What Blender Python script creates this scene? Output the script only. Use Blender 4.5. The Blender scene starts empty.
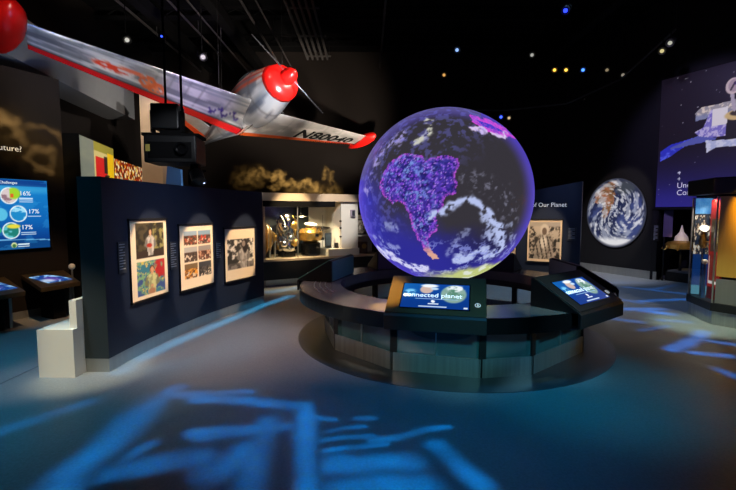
import bpy, bmesh, math, random
import numpy as np
from mathutils import Vector, Matrix

random.seed(7)
SC = bpy.context.scene
COL = SC.collection
PI = math.pi
V3 = Vector
MW = {}                                   # world matrix of every Empty / mesh root

# ------------------------------------------------------------------ helpers
def lin(c):
    c = np.clip(np.asarray(c, float), 0, 1)
    return np.where(c <= .04045, c / 12.92, ((c + .055) / 1.055) ** 2.4)

def rgb(r, g, b):
    l = lin(np.array([r, g, b]) / 255.)
    return (float(l[0]), float(l[1]), float(l[2]), 1.)

def tag(o, label=None, cat=None, group=None, kind=None):
    if label: o['label'] = label
    if cat: o['category'] = cat
    if group: o['group'] = group
    if kind: o['kind'] = kind
    return o

def thing(name, loc, label, cat, rotz=0., group=None):
    o = bpy.data.objects.new(name, None)
    COL.objects.link(o)
    o.empty_display_size = .1
    o.location = loc
    o.rotation_euler = (0, 0, rotz)
    MW[o] = Matrix.Translation(V3(loc)) @ Matrix.Rotation(rotz, 4, 'Z')
    return tag(o, label, cat, group)

def obj(name, bm, m, parent=None, smooth=False, bev=0., label=None):
    """link a bmesh given in world coordinates as ONE mesh object"""
    if not (isinstance(bm, bmesh.types.BMesh)):
        me = bm
        cos = [v.co for v in me.vertices]
    else:
        bmesh.ops.recalc_face_normals(bm, faces=bm.faces[:])
        me = bpy.data.meshes.new(name)
        bm.to_mesh(me); bm.free()
    if parent is not None:
        M = MW[parent]
    else:
        xs = [v.co for v in me.vertices]
        lo = V3((min(v.x for v in xs), min(v.y for v in xs), min(v.z for v in xs)))
        hi = V3((max(v.x for v in xs), max(v.y for v in xs), max(v.z for v in xs)))
        M = Matrix.Translation(V3(((lo.x + hi.x) / 2, (lo.y + hi.y) / 2, lo.z)))
    me.transform(M.inverted())
    o = bpy.data.objects.new(name, me)
    COL.objects.link(o)
    if parent is not None:
        o.parent = parent
    else:
        o.matrix_world = M
    MW[o] = M.copy()
    if m is not None: me.materials.append(m)
    if smooth:
        for p in me.polygons: p.use_smooth = True
    if bev > 0:
        md = o.modifiers.new('bevel', 'BEVEL'); md.width = bev; md.segments = 2
        md.limit_method = 'ANGLE'; md.angle_limit = math.radians(40)
    if label: o['label'] = label
    return o

def struct(name, bm, m, **k):
    o = obj(name, bm, m, **k)
    o['kind'] = 'structure'
    return o

B = bmesh.new

class Fr:
    """a frame: origin, right u, up v, outward n"""
    def __init__(s, o, u, v=(0, 0, 1)):
        s.o = V3(o); s.u = V3(u).normalized(); v = V3(v)
        s.v = (v - s.u * v.dot(s.u)).normalized(); s.n = s.u.cross(s.v)
    def p(s, a, b, c=0.):
        return s.o + s.u * a + s.v * b + s.n * c

def fbox(bm, f, a0, a1, b0, b1, c0, c1):
    vs = [bm.verts.new(f.p(a, b, c)) for c in (c0, c1) for b in (b0, b1) for a in (a0, a1)]
    for q in ((0, 2, 3, 1), (4, 5, 7, 6), (0, 1, 5, 4), (2, 6, 7, 3), (0, 4, 6, 2), (1, 3, 7, 5)):
        bm.faces.new([vs[i] for i in q])
    return bm

W0 = Fr((0, 0, 0), (1, 0, 0), (0, 1, 0))
def box(bm, x0, x1, y0, y1, z0, z1):
    return fbox(bm, W0, x0, x1, y0, y1, z0, z1)

def prism(bm, pts, z0, z1, ztop=None):
    lo = [bm.verts.new((p[0], p[1], z0)) for p in pts]
    hi = [bm.verts.new((p[0], p[1], z1 if ztop is None else ztop[i])) for i, p in enumerate(pts)]
    n = len(pts)
    bm.faces.new(lo[::-1]); bm.faces.new(hi)
    for i in range(n):
        bm.faces.new((lo[i], lo[(i + 1) % n], hi[(i + 1) % n], hi[i]))
    return bm

def tube(bm, p0, p1, r0, r1=None, seg=12, caps=True):
    p0 = V3(p0); p1 = V3(p1); r1 = r0 if r1 is None else r1
    d = (p1 - p0).normalized()
    a = d.orthogonal().normalized(); b = d.cross(a)
    rings = []
    for p, r in ((p0, r0), (p1, r1)):
        rings.append([bm.verts.new(p + (a * math.cos(t) + b * math.sin(t)) * max(r, 1e-4)) for t in [2 * PI * i / seg for i in range(seg)]])
    for i in range(seg):
        bm.faces.new((rings[0][i], rings[0][(i + 1) % seg], rings[1][(i + 1) % seg], rings[1][i]))
    if caps:
        bm.faces.new(rings[0][::-1]); bm.faces.new(rings[1])
    return bm

def lathe(bm, base, axis, prof, seg=32, a=None):
    """prof: list of (radius, distance along axis)"""
    base = V3(base); d = V3(axis).normalized()
    a = d.orthogonal().normalized() if a is None else V3(a).normalized(); b = d.cross(a)
    rings = [[bm.verts.new(base + d * h + (a * math.cos(2 * PI * i / seg) + b * math.sin(2 * PI * i / seg)) * max(r, 1e-4)) for i in range(seg)] for r, h in prof]
    for q in range(len(prof) - 1):
        for i in range(seg):
            bm.faces.new((rings[q][i], rings[q][(i + 1) % seg], rings[q + 1][(i + 1) % seg], rings[q + 1][i]))
    bm.faces.new(rings[0][::-1]); bm.faces.new(rings[-1])
    return bm

def ball(bm, c, r, seg=16, sc=(1, 1, 1)):
    M = Matrix.Translation(V3(c)) @ Matrix.Diagonal((sc[0], sc[1], sc[2], 1))
    bmesh.ops.create_uvsphere(bm, u_segments=seg, v_segments=max(6, seg // 2), radius=r, matrix=M)
    return bm

def path(bm, pts, r, seg=8):
    for a, b in zip(pts[:-1], pts[1:]): tube(bm, a, b, r, r, seg)
    return bm

def sector(bm, c, r0, r1, a0, a1, z0, z1, n=24):
    """annular block between two angles (degrees)"""
    cols = []
    for i in range(n + 1):
        t = math.radians(a0 + (a1 - a0) * i / n); cs, sn = math.cos(t), math.sin(t)
        cols.append([bm.verts.new((c[0] + r * cs, c[1] + r * sn, z)) for r, z in ((r0, z0), (r1, z0), (r1, z1), (r0, z1))])
    full = abs(abs(a1 - a0) - 360) < 1e-6
    for i in range(n):
        p, q = cols[i], cols[i + 1]
        for k in range(4):
            bm.faces.new((p[k], p[(k + 1) % 4], q[(k + 1) % 4], q[k]))
    if not full:
        bm.faces.new(cols[0]); bm.faces.new(cols[-1][::-1])
    else:
        bmesh.ops.remove_doubles(bm, verts=bm.verts[:], dist=1e-5)
    return bm

# ------------------------------------------------------------------ numpy noise
def _h(ix, iy, iz, s):
    n = (ix.astype(np.int64) * 374761393 + iy.astype(np.int64) * 668265263 + iz.astype(np.int64) * 2147483647 + s * 1274126177) & 0xffffffff
    n = ((n ^ (n >> 13)) * 1274126177) & 0xffffffff
    n = ((n ^ (n >> 16)) * 2246822519) & 0xffffffff
    return ((n ^ (n >> 15)) & 0xffff) / 65535.
def noise(x, y, z=None, s=0):
    z = np.zeros_like(x) if z is None else z
    fx, fy, fz = np.floor(x), np.floor(y), np.floor(z)
    u, v, w = x - fx, y - fy, z - fz
    u, v, w = [t * t * (3 - 2 * t) for t in (u, v, w)]
    r = 0
    for i in (0, 1):
        for j in (0, 1):
            for k in (0, 1):
                r = r + _h(fx + i, fy + j, fz + k, s) * (u if i else 1 - u) * (v if j else 1 - v) * (w if k else 1 - w)
    return r
def fbm(x, y, z=None, s=0, o=4):
    r, a, t = 0, 1., 0
    for i in range(o):
        f = 2. ** i
        r = r + a * noise(x * f + i * 17.3, y * f - i * 9.1, None if z is None else z * f, s + i); t += a; a *= .55
    return r / t
def ss(a, b, x):
    t = np.clip((x - a) / (b - a), 0, 1); return t * t * (3 - 2 * t)
def mixc(c, m, k):
    return c + (np.array(k, float)[None, :] / 255. - c) * np.clip(m, 0, 1)[:, None]
def flat(S, k): return np.tile(np.array(k, float) / 255., (len(S), 1))
def ell(S, T, cx, cy, rx, ry, soft=.25):
    d = np.sqrt(((S - cx) / rx) ** 2 + ((T - cy) / ry) ** 2); return 1 - ss(1 - soft, 1 + soft, d)
def rect(S, T, x0, y0, x1, y1):
    return ((S > x0) & (S < x1) & (T > y0) & (T < y1)).astype(float)
def inpoly(S, T, P):
    r = np.zeros(len(S), bool); n = len(P)
    for i in range(n):
        x0, y0 = P[i]; x1, y1 = P[(i + 1) % n]
        if y0 == y1: continue
        r ^= ((y0 > T) != (y1 > T)) & (S < (x1 - x0) * (T - y0) / (y1 - y0) + x0)
    return r
def pdist(S, T, P, close=True):
    d = np.full(len(S), 9.)
    n = len(P)
    for i in range(n if close else n - 1):
        a = np.array(P[i]); b = np.array(P[(i + 1) % n]); ab = b - a
        h = np.clip(((S - a[0]) * ab[0] + (T - a[1]) * ab[1]) / (ab @ ab + 1e-12), 0, 1)
        d = np.minimum(d, np.hypot(S - a[0] - h * ab[0], T - a[1] - h * ab[1]))
    return d

# ------------------------------------------------------------------ materials
def newmat(name):
    m = bpy.data.materials.new(name); m.use_nodes = True
    nt = m.node_tree
    return m, nt, nt.nodes['Principled BSDF']
def setp(b, **k):
    for n, v in k.items(): b.inputs[n.replace('_', ' ')].default_value = v
def mat(name, col, rough=.5, metal=0., var=.15, scale=6., spec=.5, emit=None, est=1., bump=0., stretch=None):
    m, nt, b = newmat(name)
    tc = nt.nodes.new('ShaderNodeTexCoord'); mp = nt.nodes.new('ShaderNodeMapping')
    nz = nt.nodes.new('ShaderNodeTexNoise'); nz.inputs['Scale'].default_value = scale; nz.inputs['Detail'].default_value = 4
    nt.links.new(tc.outputs['Object'], mp.inputs[0]); nt.links.new(mp.outputs[0], nz.inputs['Vector'])
    if stretch: mp.inputs['Scale'].default_value = stretch
    mx = nt.nodes.new('ShaderNodeMix'); mx.data_type = 'RGBA'
    c = np.array(col[:3])
    mx.inputs['A'].default_value = (*np.clip(c * (1 - var), 0, 1), 1); mx.inputs['B'].default_value = (*np.clip(c * (1 + var), 0, 1), 1)
    nt.links.new(nz.outputs['Fac'], mx.inputs['Factor']); nt.links.new(mx.outputs['Result'], b.inputs['Base Color'])
    setp(b, Roughness=rough, Metallic=metal, Specular_IOR_Level=spec)
    if emit is not None: setp(b, Emission_Color=emit, Emission_Strength=est)
    if bump:
        bp = nt.nodes.new('ShaderNodeBump'); bp.inputs['Strength'].default_value = bump; bp.inputs['Distance'].default_value = .01
        nt.links.new(nz.outputs['Fac'], bp.inputs['Height']); nt.links.new(bp.outputs[0], b.inputs['Normal'])
    return m
def picmat(name, emit=0., rough=.45, base=1., metal=0., spec=.4):
    m, nt, b = newmat(name)
    a = nt.nodes.new('ShaderNodeAttribute'); a.attribute_name = 'Col'
    if base > 0:
        mx = nt.nodes.new('ShaderNodeMix'); mx.data_type = 'RGBA'; mx.inputs['Factor'].default_value = base
        mx.inputs['A'].default_value = (0, 0, 0, 1); nt.links.new(a.outputs['Color'], mx.inputs['B'])
        nt.links.new(mx.outputs['Result'], b.inputs['Base Color'])
    else: setp(b, Base_Color=(.01, .01, .01, 1))
    setp(b, Roughness=rough, Metallic=metal, Specular_IOR_Level=spec)
    if emit > 0:
        nt.links.new(a.outputs['Color'], b.inputs['Emission Color']); setp(b, Emission_Strength=emit)
    return m
def glassmat(name, tint=(.94, .97, .98), glossy=.12, alpha=.85, rough=.03):
    m = bpy.data.materials.new(name); m.use_nodes = True; nt = m.node_tree; nt.nodes.clear()
    o = nt.nodes.new('ShaderNodeOutputMaterial'); t = nt.nodes.new('ShaderNodeBsdfTransparent'); t.inputs[0].default_value = (*tint, 1)
    g = nt.nodes.new('ShaderNodeBsdfGlossy'); g.inputs['Roughness'].default_value = rough; g.inputs[0].default_value = (.9, .95, 1, 1)
    lw = nt.nodes.new('ShaderNodeLayerWeight'); lw.inputs['Blend'].default_value = .5
    mx = nt.nodes.new('ShaderNodeMixShader')
    pw_ = nt.nodes.new('ShaderNodeMath'); pw_.operation = 'POWER'; nt.links.new(lw.outputs['Facing'], pw_.inputs[0]); pw_.inputs[1].default_value = 3.
    ml = nt.nodes.new('ShaderNodeMath'); ml.operation = 'MULTIPLY_ADD'; nt.links.new(pw_.outputs[0], ml.inputs[0]); ml.inputs[1].default_value = glossy * 2.5; ml.inputs[2].default_value = .03
    nt.links.new(ml.outputs[0], mx.inputs[0]); nt.links.new(t.outputs[0], mx.inputs[1]); nt.links.new(g.outputs[0], mx.inputs[2])
    nt.links.new(mx.outputs[0], o.inputs['Surface'])
    return m

M_navy = mat('navy_paint', rgb(21, 32, 53), .45, var=.1, scale=3)
M_navy_end = mat('charcoal_end_paint', rgb(36, 45, 50), .5, var=.1)
M_black = mat('black_paint', rgb(14, 14, 16), .5, var=.2)
M_blackgloss = mat('black_gloss', rgb(12, 12, 14), .22, var=.2)
M_matte = mat('matt_black', rgb(7, 7, 8), .85, var=.2, spec=.15)
M_brown = mat('dark_brown_wall', rgb(27, 22, 19), .8, var=.25, scale=.8, spec=.2)
M_darkwall = mat('near_black_wall', rgb(19, 19, 23), .7, var=.2, scale=.8, spec=.2)
M_ceil = mat('black_ceiling', rgb(8, 8, 9), .9, var=.3, spec=.1)
M_steel = mat('brushed_steel', rgb(170, 172, 170), .34, .75, var=.15, scale=14, stretch=(1, 1, .05))
M_steel2 = mat('ribbed_steel', rgb(160, 165, 165), .32, .7, var=.4, scale=24, stretch=(1, 1, .02))
M_white = mat('white_paint', rgb(225, 222, 214), .5, var=.04)
M_grey = mat('grey_bulkhead_paint', rgb(120, 122, 124), .7, var=.1)
M_beige = mat('beige_plaster', rgb(190, 170, 145), .6, var=.1)
M_counter = mat('dark_stone_top', rgb(92, 88, 86), .27, var=.25, scale=9, spec=.6)
M_bronze = mat('bronze_bezel', rgb(74, 62, 42), .3, .2, var=.12)
M_chrome = mat('chrome', rgb(215, 218, 222), .16, 1., var=.05)
M_gold = mat('gold_foil', rgb(214, 170, 90), .3, .8, var=.35, scale=18, bump=.6)
M_brass = mat('old_brass', rgb(180, 140, 80), .3, .9, var=.2)
M_glass = glassmat('clear_glass')
M_teal, _nt, _b = newmat('teal_counter_glass'); setp(_b, Base_Color=rgb(58, 104, 108), Roughness=.12, Alpha=.55, Specular_IOR_Level=.6)
M_red = mat('red_lacquer', rgb(205, 22, 18), .28, var=.08, spec=.6)
M_orange = mat('orange_red_lacquer', rgb(214, 70, 28), .35, var=.12)
M_alu = mat('polished_aluminium', rgb(190, 190, 192), .26, .55, var=.3, scale=5, stretch=(1, 1, 4))
M_blueplain = mat('blue_panel', rgb(60, 110, 170), .5, var=.1)
M_letter = mat('white_lettering', rgb(220, 222, 225), .5, emit=rgb(220, 222, 225), est=.45)
M_letter_dim = mat('dim_lettering', rgb(150, 155, 165), .5, var=.05)
M_screenletter = mat('screen_lettering', rgb(240, 246, 250), .5, emit=rgb(235, 244, 250), est=.9)
M_blackletter = mat('black_lettering', rgb(8, 8, 9), .9, spec=.05)
M_caption = mat('caption_board', rgb(42, 48, 58), .5, var=.1)
M_print = picmat('printed_paper', 0., .5)
M_screen = picmat('lit_screen', 1.15, .15, .05)
M_glow_graphic = picmat('glowing_graphic', .75, .4, .3)  # printed graphics given emission of their own
M_mural = picmat('wall_print', .05, .6, 1.)
M_wing = picmat('painted_aluminium', 0., .26, 1., .6, .6)
M_fus = picmat('bare_aluminium', 0., .3, 1., .75, .6)
M_globe = picmat('projected_globe', .95, .35, .05, spec=.08)
def lensmat(name, c, s): return mat(name, rgb(20, 20, 20), .3, emit=rgb(*c), est=s)

# ------------------------------------------------------------------ flat pictures and writing
def pic(name, f, a0, a1, b0, b1, c, nx, ny, fn, m, parent=None):
    s = (np.arange(nx + 1)) / nx; t = np.arange(ny + 1) / ny
    S, T = [q.ravel() for q in np.meshgrid(s, t)]
    colr = np.clip(fn(S, T), 0, 1)
    o = np.array(f.o); P = o[None] + np.outer(a0 + (a1 - a0) * S, f.u) + np.outer(b0 + (b1 - b0) * T, f.v) + np.outer(np.full(len(S), c), f.n)
    faces = [(j * (nx + 1) + i, j * (nx + 1) + i + 1, (j + 1) * (nx + 1) + i + 1, (j + 1) * (nx + 1) + i) for j in range(ny) for i in range(nx)]
    return paintmesh(name, P, faces, colr, m, parent)
def paintmesh(name, P, faces, colr, m, parent, smooth=False, xf=None):
    me = bpy.data.meshes.new(name)
    me.from_pydata([tuple(p) for p in P], [], faces); me.update()
    at = me.color_attributes.new('Col', 'FLOAT_COLOR', 'POINT')
    at.data.foreach_set('color', np.c_[lin(colr), np.ones(len(colr))].astype(np.float32).ravel())
    return obj(name, me, m, parent, smooth=smooth)
def disc_pic(name, f, r, c, n, fn, m, parent=None, sx=1.):
    P, faces, S, T = [], [], [], []
    seg = 96
    for k in range(n + 1):
        for i in range(seg):
            t = 2 * PI * i / seg; q = k / n
            S.append(q * math.cos(t)); T.append(q * math.sin(t)); P.append(f.p(r * sx * S[-1], r * T[-1], c))
    for k in range(n):
        for i in range(seg):
            j = (i + 1) % seg
            if k == 0: faces.append((i, (k + 1) * seg + i, (k + 1) * seg + j))
            else: faces.append((k * seg + i, (k + 1) * seg + i, (k + 1) * seg + j, k * seg + j))
    return paintmesh(name, P, faces, np.clip(fn(np.array(S), np.array(T)), 0, 1), m, parent)
def write(txt, f, a, b, c, size, m, parent, name='lettering', align='LEFT', ext=.002, shear=0., xs=1., bold=0., fmap=None):
    cu = bpy.data.curves.new('txt', 'FONT'); cu.body = txt; cu.size = 1.; cu.extrude = 0.; cu.align_x = align; cu.shear = shear; cu.offset = bold
    cu.resolution_u = 3
    to = bpy.data.objects.new('txt', cu); COL.objects.link(to)
    me = bpy.data.meshes.new_from_object(to.evaluated_get(bpy.context.evaluated_depsgraph_get()))
    bpy.data.objects.remove(to); bpy.data.curves.remove(cu)
    me.name = name
    for v in me.vertices:
        v.co = fmap(a + v.co.x * size * xs, b + v.co.y * size) if fmap else f.p(a + v.co.x * size * xs, b + v.co.y * size, c)
    return obj(name, me, m, parent)

# ------------------------------------------------------------------ lights
def stroke_group():
    g = bpy.data.node_groups.new('gobo_stroke', 'ShaderNodeTree')
    I = g.interface
    I.new_socket('P', in_out='INPUT', socket_type='NodeSocketVector'); I.new_socket('A', in_out='INPUT', socket_type='NodeSocketVector')
    I.new_socket('D', in_out='INPUT', socket_type='NodeSocketVector'); I.new_socket('InvLen2', in_out='INPUT', socket_type='NodeSocketFloat')
    I.new_socket('InvW', in_out='INPUT', socket_type='NodeSocketFloat'); I.new_socket('Gain', in_out='INPUT', socket_type='NodeSocketFloat')
    I.new_socket('V', in_out='OUTPUT', socket_type='NodeSocketFloat')
    n = g.nodes; gi = n.new('NodeGroupInput'); go = n.new('NodeGroupOutput'); L = g.links.new
    def vm(op, a, b=None):
        q = n.new('ShaderNodeVectorMath'); q.operation = op; L(a, q.inputs[0])
        if b is not None: L(b, q.inputs[3 if op == 'SCALE' else 1])
        return q
    def mt(op, a, b=None, clamp=False):
        q = n.new('ShaderNodeMath'); q.operation = op; q.use_clamp = clamp; L(a, q.inputs[0])
        if isinstance(b, float): q.inputs[1].default_value = b
        elif b is not None: L(b, q.inputs[1])
        return q.outputs[0]
    pa = vm('SUBTRACT', gi.outputs['P'], gi.outputs['A']).outputs[0]
    h = mt('MULTIPLY', vm('DOT_PRODUCT', pa, gi.outputs['D']).outputs['Value'], gi.outputs['InvLen2'], True)
    q = vm('SUBTRACT', pa, vm('SCALE', gi.outputs['D'], h).outputs[0]).outputs[0]
    d = mt('MULTIPLY', vm('LENGTH', q).outputs['Value'], gi.outputs['InvW'])
    mr = n.new('ShaderNodeMapRange'); mr.interpolation_type = 'SMOOTHSTEP'
    L(d, mr.inputs['Value']); mr.inputs['From Min'].default_value = .0; mr.inputs['From Max'].default_value = 1.; mr.inputs['To Min'].default_value = 1.; mr.inputs['To Max'].default_value = 0.
    L(mt('MULTIPLY', mr.outputs[0], gi.outputs['Gain']), go.inputs[0])
    return g
SG = stroke_group()

def spot(name, loc, tgt, watts, c, deg, blend=.6, size=.05):
    l = bpy.data.lights.new(name, 'SPOT'); l.energy = watts * 3.2; l.color = lin(np.array(c) / 255.) if max(c) > 1.01 else c
    l.spot_size = math.radians(deg); l.spot_blend = blend; l.shadow_soft_size = size
    o = bpy.data.objects.new(name, l); COL.objects.link(o); o.location = loc
    o.rotation_euler = (V3(tgt) - V3(loc)).to_track_quat('-Z', 'Y').to_euler()
    return o
def gobo_base(o, height):
    """pattern coordinates of a projector lamp: offsets on a plane `height` in front of it"""
    l = o.data; l.use_nodes = True; nt = l.node_tree; em = nt.nodes['Emission']
    tc = nt.nodes.new('ShaderNodeTexCoord'); sp = nt.nodes.new('ShaderNodeSeparateXYZ'); nt.links.new(tc.outputs['Normal'], sp.inputs[0])
    out = []
    for ax in ('X', 'Y'):
        d = nt.nodes.new('ShaderNodeMath'); d.operation = 'DIVIDE'; nt.links.new(sp.outputs[ax], d.inputs[0]); nt.links.new(sp.outputs['Z'], d.inputs[1])
        q = nt.nodes.new('ShaderNodeMath'); q.operation = 'MULTIPLY'; nt.links.new(d.outputs[0], q.inputs[0]); q.inputs[1].default_value = -height
        out.append(q.outputs[0])
    cb = nt.nodes.new('ShaderNodeCombineXYZ'); nt.links.new(out[0], cb.inputs[0]); nt.links.new(out[1], cb.inputs[1])
    return nt, em, cb.outputs[0]
def gobo_strokes(o, height, strokes, warp=.12, wscale=2., soft=1.9, mot=.55, local=False, ms=3.):
    """strokes in floor coordinates: (x0,y0,x1,y1,width,gain); lamp hangs straight above"""
    nt, em, P = gobo_base(o, height)
    lx, ly = (0, 0) if local else (o.location.x, o.location.y)
    nz = nt.nodes.new('ShaderNodeTexNoise'); nz.inputs['Scale'].default_value = wscale; nz.inputs['Detail'].default_value = 6 if local else 2; nt.links.new(P, nz.inputs['Vector'])
    s1 = nt.nodes.new('ShaderNodeVectorMath'); s1.operation = 'SUBTRACT'; nt.links.new(nz.outputs['Color'], s1.inputs[0]); s1.inputs[1].default_value = (.5, .5, .5)
    s2 = nt.nodes.new('ShaderNodeVectorMath'); s2.operation = 'MULTIPLY_ADD'; nt.links.new(s1.outputs[0], s2.inputs[0]); s2.inputs[1].default_value = (warp * 2, warp * 2, 0); nt.links.new(P, s2.inputs[2])
    acc = None
    for x0, y0, x1, y1, w, g in strokes:
        n = nt.nodes.new('ShaderNodeGroup'); n.node_tree = SG
        nt.links.new(s2.outputs[0], n.inputs['P']); d = (x1 - x0, y1 - y0, 0)
        n.inputs['A'].default_value = (x0 - lx, y0 - ly, 0); n.inputs['D'].default_value = d
        n.inputs['InvLen2'].default_value = 1. / (d[0] ** 2 + d[1] ** 2 + 1e-6); n.inputs['InvW'].default_value = 1. / (w * soft); n.inputs['Gain'].default_value = g
        if acc is None: acc = n.outputs[0]
        else:
            a = nt.nodes.new('ShaderNodeMath'); a.operation = 'MAXIMUM'; nt.links.new(acc, a.inputs[0]); nt.links.new(n.outputs[0], a.inputs[1]); acc = a.outputs[0]
    n2 = nt.nodes.new('ShaderNodeTexNoise'); n2.inputs['Scale'].default_value = ms; n2.inputs['Detail'].default_value = 3; nt.links.new(P, n2.inputs['Vector'])
    mr = nt.nodes.new('ShaderNodeMapRange'); nt.links.new(n2.outputs['Fac'], mr.inputs['Value']); mr.inputs['From Min'].default_value = .3; mr.inputs['From Max'].default_value = .65; mr.inputs['To Min'].default_value = 1 - mot; mr.inputs['To Max'].default_value = 1.
    mm = nt.nodes.new('ShaderNodeMath'); mm.operation = 'MULTIPLY'; nt.links.new(acc, mm.inputs[0]); nt.links.new(mr.outputs[0], mm.inputs[1])
    nt.links.new(mm.outputs[0], em.inputs['Strength'])
def gobo_cloud(o, height, scale, lo, hi, rx, ry, warp=.5, pw=2.):
    """wispy ridged clouds inside a soft ellipse"""
    nt, em, P = gobo_base(o, height)
    nz = nt.nodes.new('ShaderNodeTexNoise'); nz.inputs['Scale'].default_value = scale; nz.inputs['Detail'].default_value = 9; nz.inputs['Roughness'].default_value = .62; nz.inputs['Distortion'].default_value = warp
    nt.links.new(P, nz.inputs['Vector'])
    def mt(op, a, b, clamp=False):
        q = nt.nodes.new('ShaderNodeMath'); q.operation = op; q.use_clamp = clamp
        for i, s in enumerate((a, b)):
            if isinstance(s, (int, float)): q.inputs[i].default_value = s
            else: nt.links.new(s, q.inputs[i])
        return q.outputs[0]
    r = mt('ABSOLUTE', mt('SUBTRACT', nz.outputs['Fac'], .5), 0)
    mr = nt.nodes.new('ShaderNodeMapRange'); nt.links.new(r, mr.inputs['Value']); mr.inputs['From Min'].default_value = hi; mr.inputs['From Max'].default_value = lo
    sp = nt.nodes.new('ShaderNodeVectorMath'); sp.operation = 'MULTIPLY'; nt.links.new(P, sp.inputs[0]); sp.inputs[1].default_value = (1 / rx, 1 / ry, 0)
    ln = nt.nodes.new('ShaderNodeVectorMath'); ln.operation = 'LENGTH'; nt.links.new(sp.outputs[0], ln.inputs[0])
    mk = nt.nodes.new('ShaderNodeMapRange'); mk.interpolation_type = 'SMOOTHSTEP'; nt.links.new(ln.outputs['Value'], mk.inputs['Value'])
    mk.inputs['From Min'].default_value = .3; mk.inputs['From Max'].default_value = 1.; mk.inputs['To Min'].default_value = 1.; mk.inputs['To Max'].default_value = 0.
    nt.links.new(mt('MULTIPLY', mt('POWER', mr.outputs[0], pw), mk.outputs[0]), em.inputs['Strength'])

# ================================================================== camera, world
cam = bpy.data.cameras.new('camera'); co = bpy.data.objects.new('camera', cam); COL.objects.link(co)
co.location = (0, 0, 1.8); co.rotation_euler = (PI / 2 - math.atan(33 / 430.), 0, 0)
cam.sensor_width = 36; cam.lens = 430 / 736 * 36; cam.clip_start = .05; cam.clip_end = 100
SC.camera = co
SC.view_settings.view_transform = 'Standard'; SC.view_settings.look = 'None'; SC.view_settings.exposure = 0
w = bpy.data.worlds.new('world'); SC.world = w; w.use_nodes = True
w.node_tree.nodes['Background'].inputs[0].default_value = (.02, .03, .05, 1); w.node_tree.nodes['Background'].inputs[1].default_value = .12

GC = V3((1.195, 6.38, 0))                  # centre of the globe and of the ring counter
# ================================================================== the room
fm, nt, b = newmat('sealed_floor')
tc = nt.nodes.new('ShaderNodeTexCoord')
n1 = nt.nodes.new('ShaderNodeTexNoise'); n1.inputs['Scale'].default_value = .7; n1.inputs['Detail'].default_value = 5
n2 = nt.nodes.new('ShaderNodeTexNoise'); n2.inputs['Scale'].default_value = 55; n2.inputs['Detail'].default_value = 2
for q in (n1, n2): nt.links.new(tc.outputs['Object'], q.inputs['Vector'])
mx = nt.nodes.new('ShaderNodeMix'); mx.data_type = 'RGBA'; mx.inputs['A'].default_value = rgb(140, 146, 150); mx.inputs['B'].default_value = rgb(168, 172, 176)
nt.links.new(n1.outputs['Fac'], mx.inputs['Factor'])
m2 = nt.nodes.new('ShaderNodeMix'); m2.data_type = 'RGBA'; m2.blend_type = 'MULTIPLY'; m2.inputs['Factor'].default_value = .5
nt.links.new(mx.outputs['Result'], m2.inputs['A']); nt.links.new(n2.outputs['Fac'], m2.inputs['B']); nt.links.new(m2.outputs['Result'], b.inputs['Base Color'])
mr = nt.nodes.new('ShaderNodeMapRange'); mr.inputs['To Min'].default_value = .38; mr.inputs['To Max'].default_value = .52
nt.links.new(n2.outputs['Fac'], mr.inputs['Value']); nt.links.new(mr.outputs[0], b.inputs['Roughness'])
setp(b, Specular_IOR_Level=.38)
M_floor = fm
M_inlay_shade = mat('shaded_floor_inlay', rgb(54, 64, 72), .3, var=.2, scale=20)  # floor inlay, its colour darkened further by the counter's shade

CEIL = 7.2
struct('floor', prism(B(), [(-9, -3.2), (13, -3.2), (13, 16), (-9, 16)], -.15, 0), M_floor)
struct('trim_1', sector(B(), GC, 1.2, 2.22, 0, 360, 0, .004, 96), M_inlay_shade)
struct('trim_2', fbox(B(), Fr((-3.86, 3.0, 0), (0, 1, 0), (1, 0, 0)), 0, 3.2, -.008, .008, -.004, .003), M_grey)
struct('ceiling', prism(B(), [(-9, -3.2), (13, -3.2), (13, 16), (-9, 16)], CEIL, CEIL + .15), M_ceil)
def wallseg(name, a, c, z0, z1, th, m):
    a = V3((*a, 0)); c = V3((*c, 0)); f = Fr(a, c - a)
    return struct(name, fbox(B(), f, 0, (c - a).length, z0, z1, -th, 0), m)
wallseg('wall_left', (-7.45, -3), (-7.3, 15.1), 0, CEIL, .15, M_brown)
wallseg('wall_back', (-7.45, 15), (6.2, 15), 0, CEIL, .15, M_brown)
wallseg('wall_right_rear', (5.95, 15.13), (7.615, 11.3), 0, CEIL, .15, M_darkwall)
wallseg('wall_right_recess', (8.75, 12.45), (12.2, 5.0), 0, CEIL, .15, M_darkwall)
wallseg('wall_right_near', (12.2, 5.05), (12.2, -3.1), 0, CEIL, .15, M_darkwall)
wallseg('wall_right_jog', (7.60, 11.33), (8.85, 12.56), 0, CEIL, .1, M_darkwall)
wallseg('wall_front', (12.3, -3), (-7.5, -3), 0, CEIL, .15, M_darkwall)
ws = wallseg('wall_left_screen', (-6.55, 5.72), (-5.505, 7.858), 0, 4.15, .14, M_brown)
FS = Fr((-5.985, 6.876, 0), (.4394, .8983, 0))
struct('baseboard_left', fbox(B(), FS, -1.2, 1.09, 0, .13, .001, .012), M_steel)
FRB = Fr((6.73, 13.34, 0), (.4, -.92, 0))
struct('baseboard_right', fbox(B(), FRB, -1.7, 2.25, 0, .22, .004, .016), M_steel)
# grey bulkhead high along the left wall
a, c = V3((-5.9, 6.86, 0)), V3((-6.6, 12.4, 0)); f = Fr(a - (c - a) * .5, c - a)
struct('trim_3', fbox(B(), f, 0, 2.8 + (c - a).length, 4.4, 5.2, -.75, 0), M_grey)
# beige pillar beyond the exhibit wall
struct('trim_4', box(B(), -5.72, -5.2, 11, 11.4, 0, 4.75), M_beige)
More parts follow.
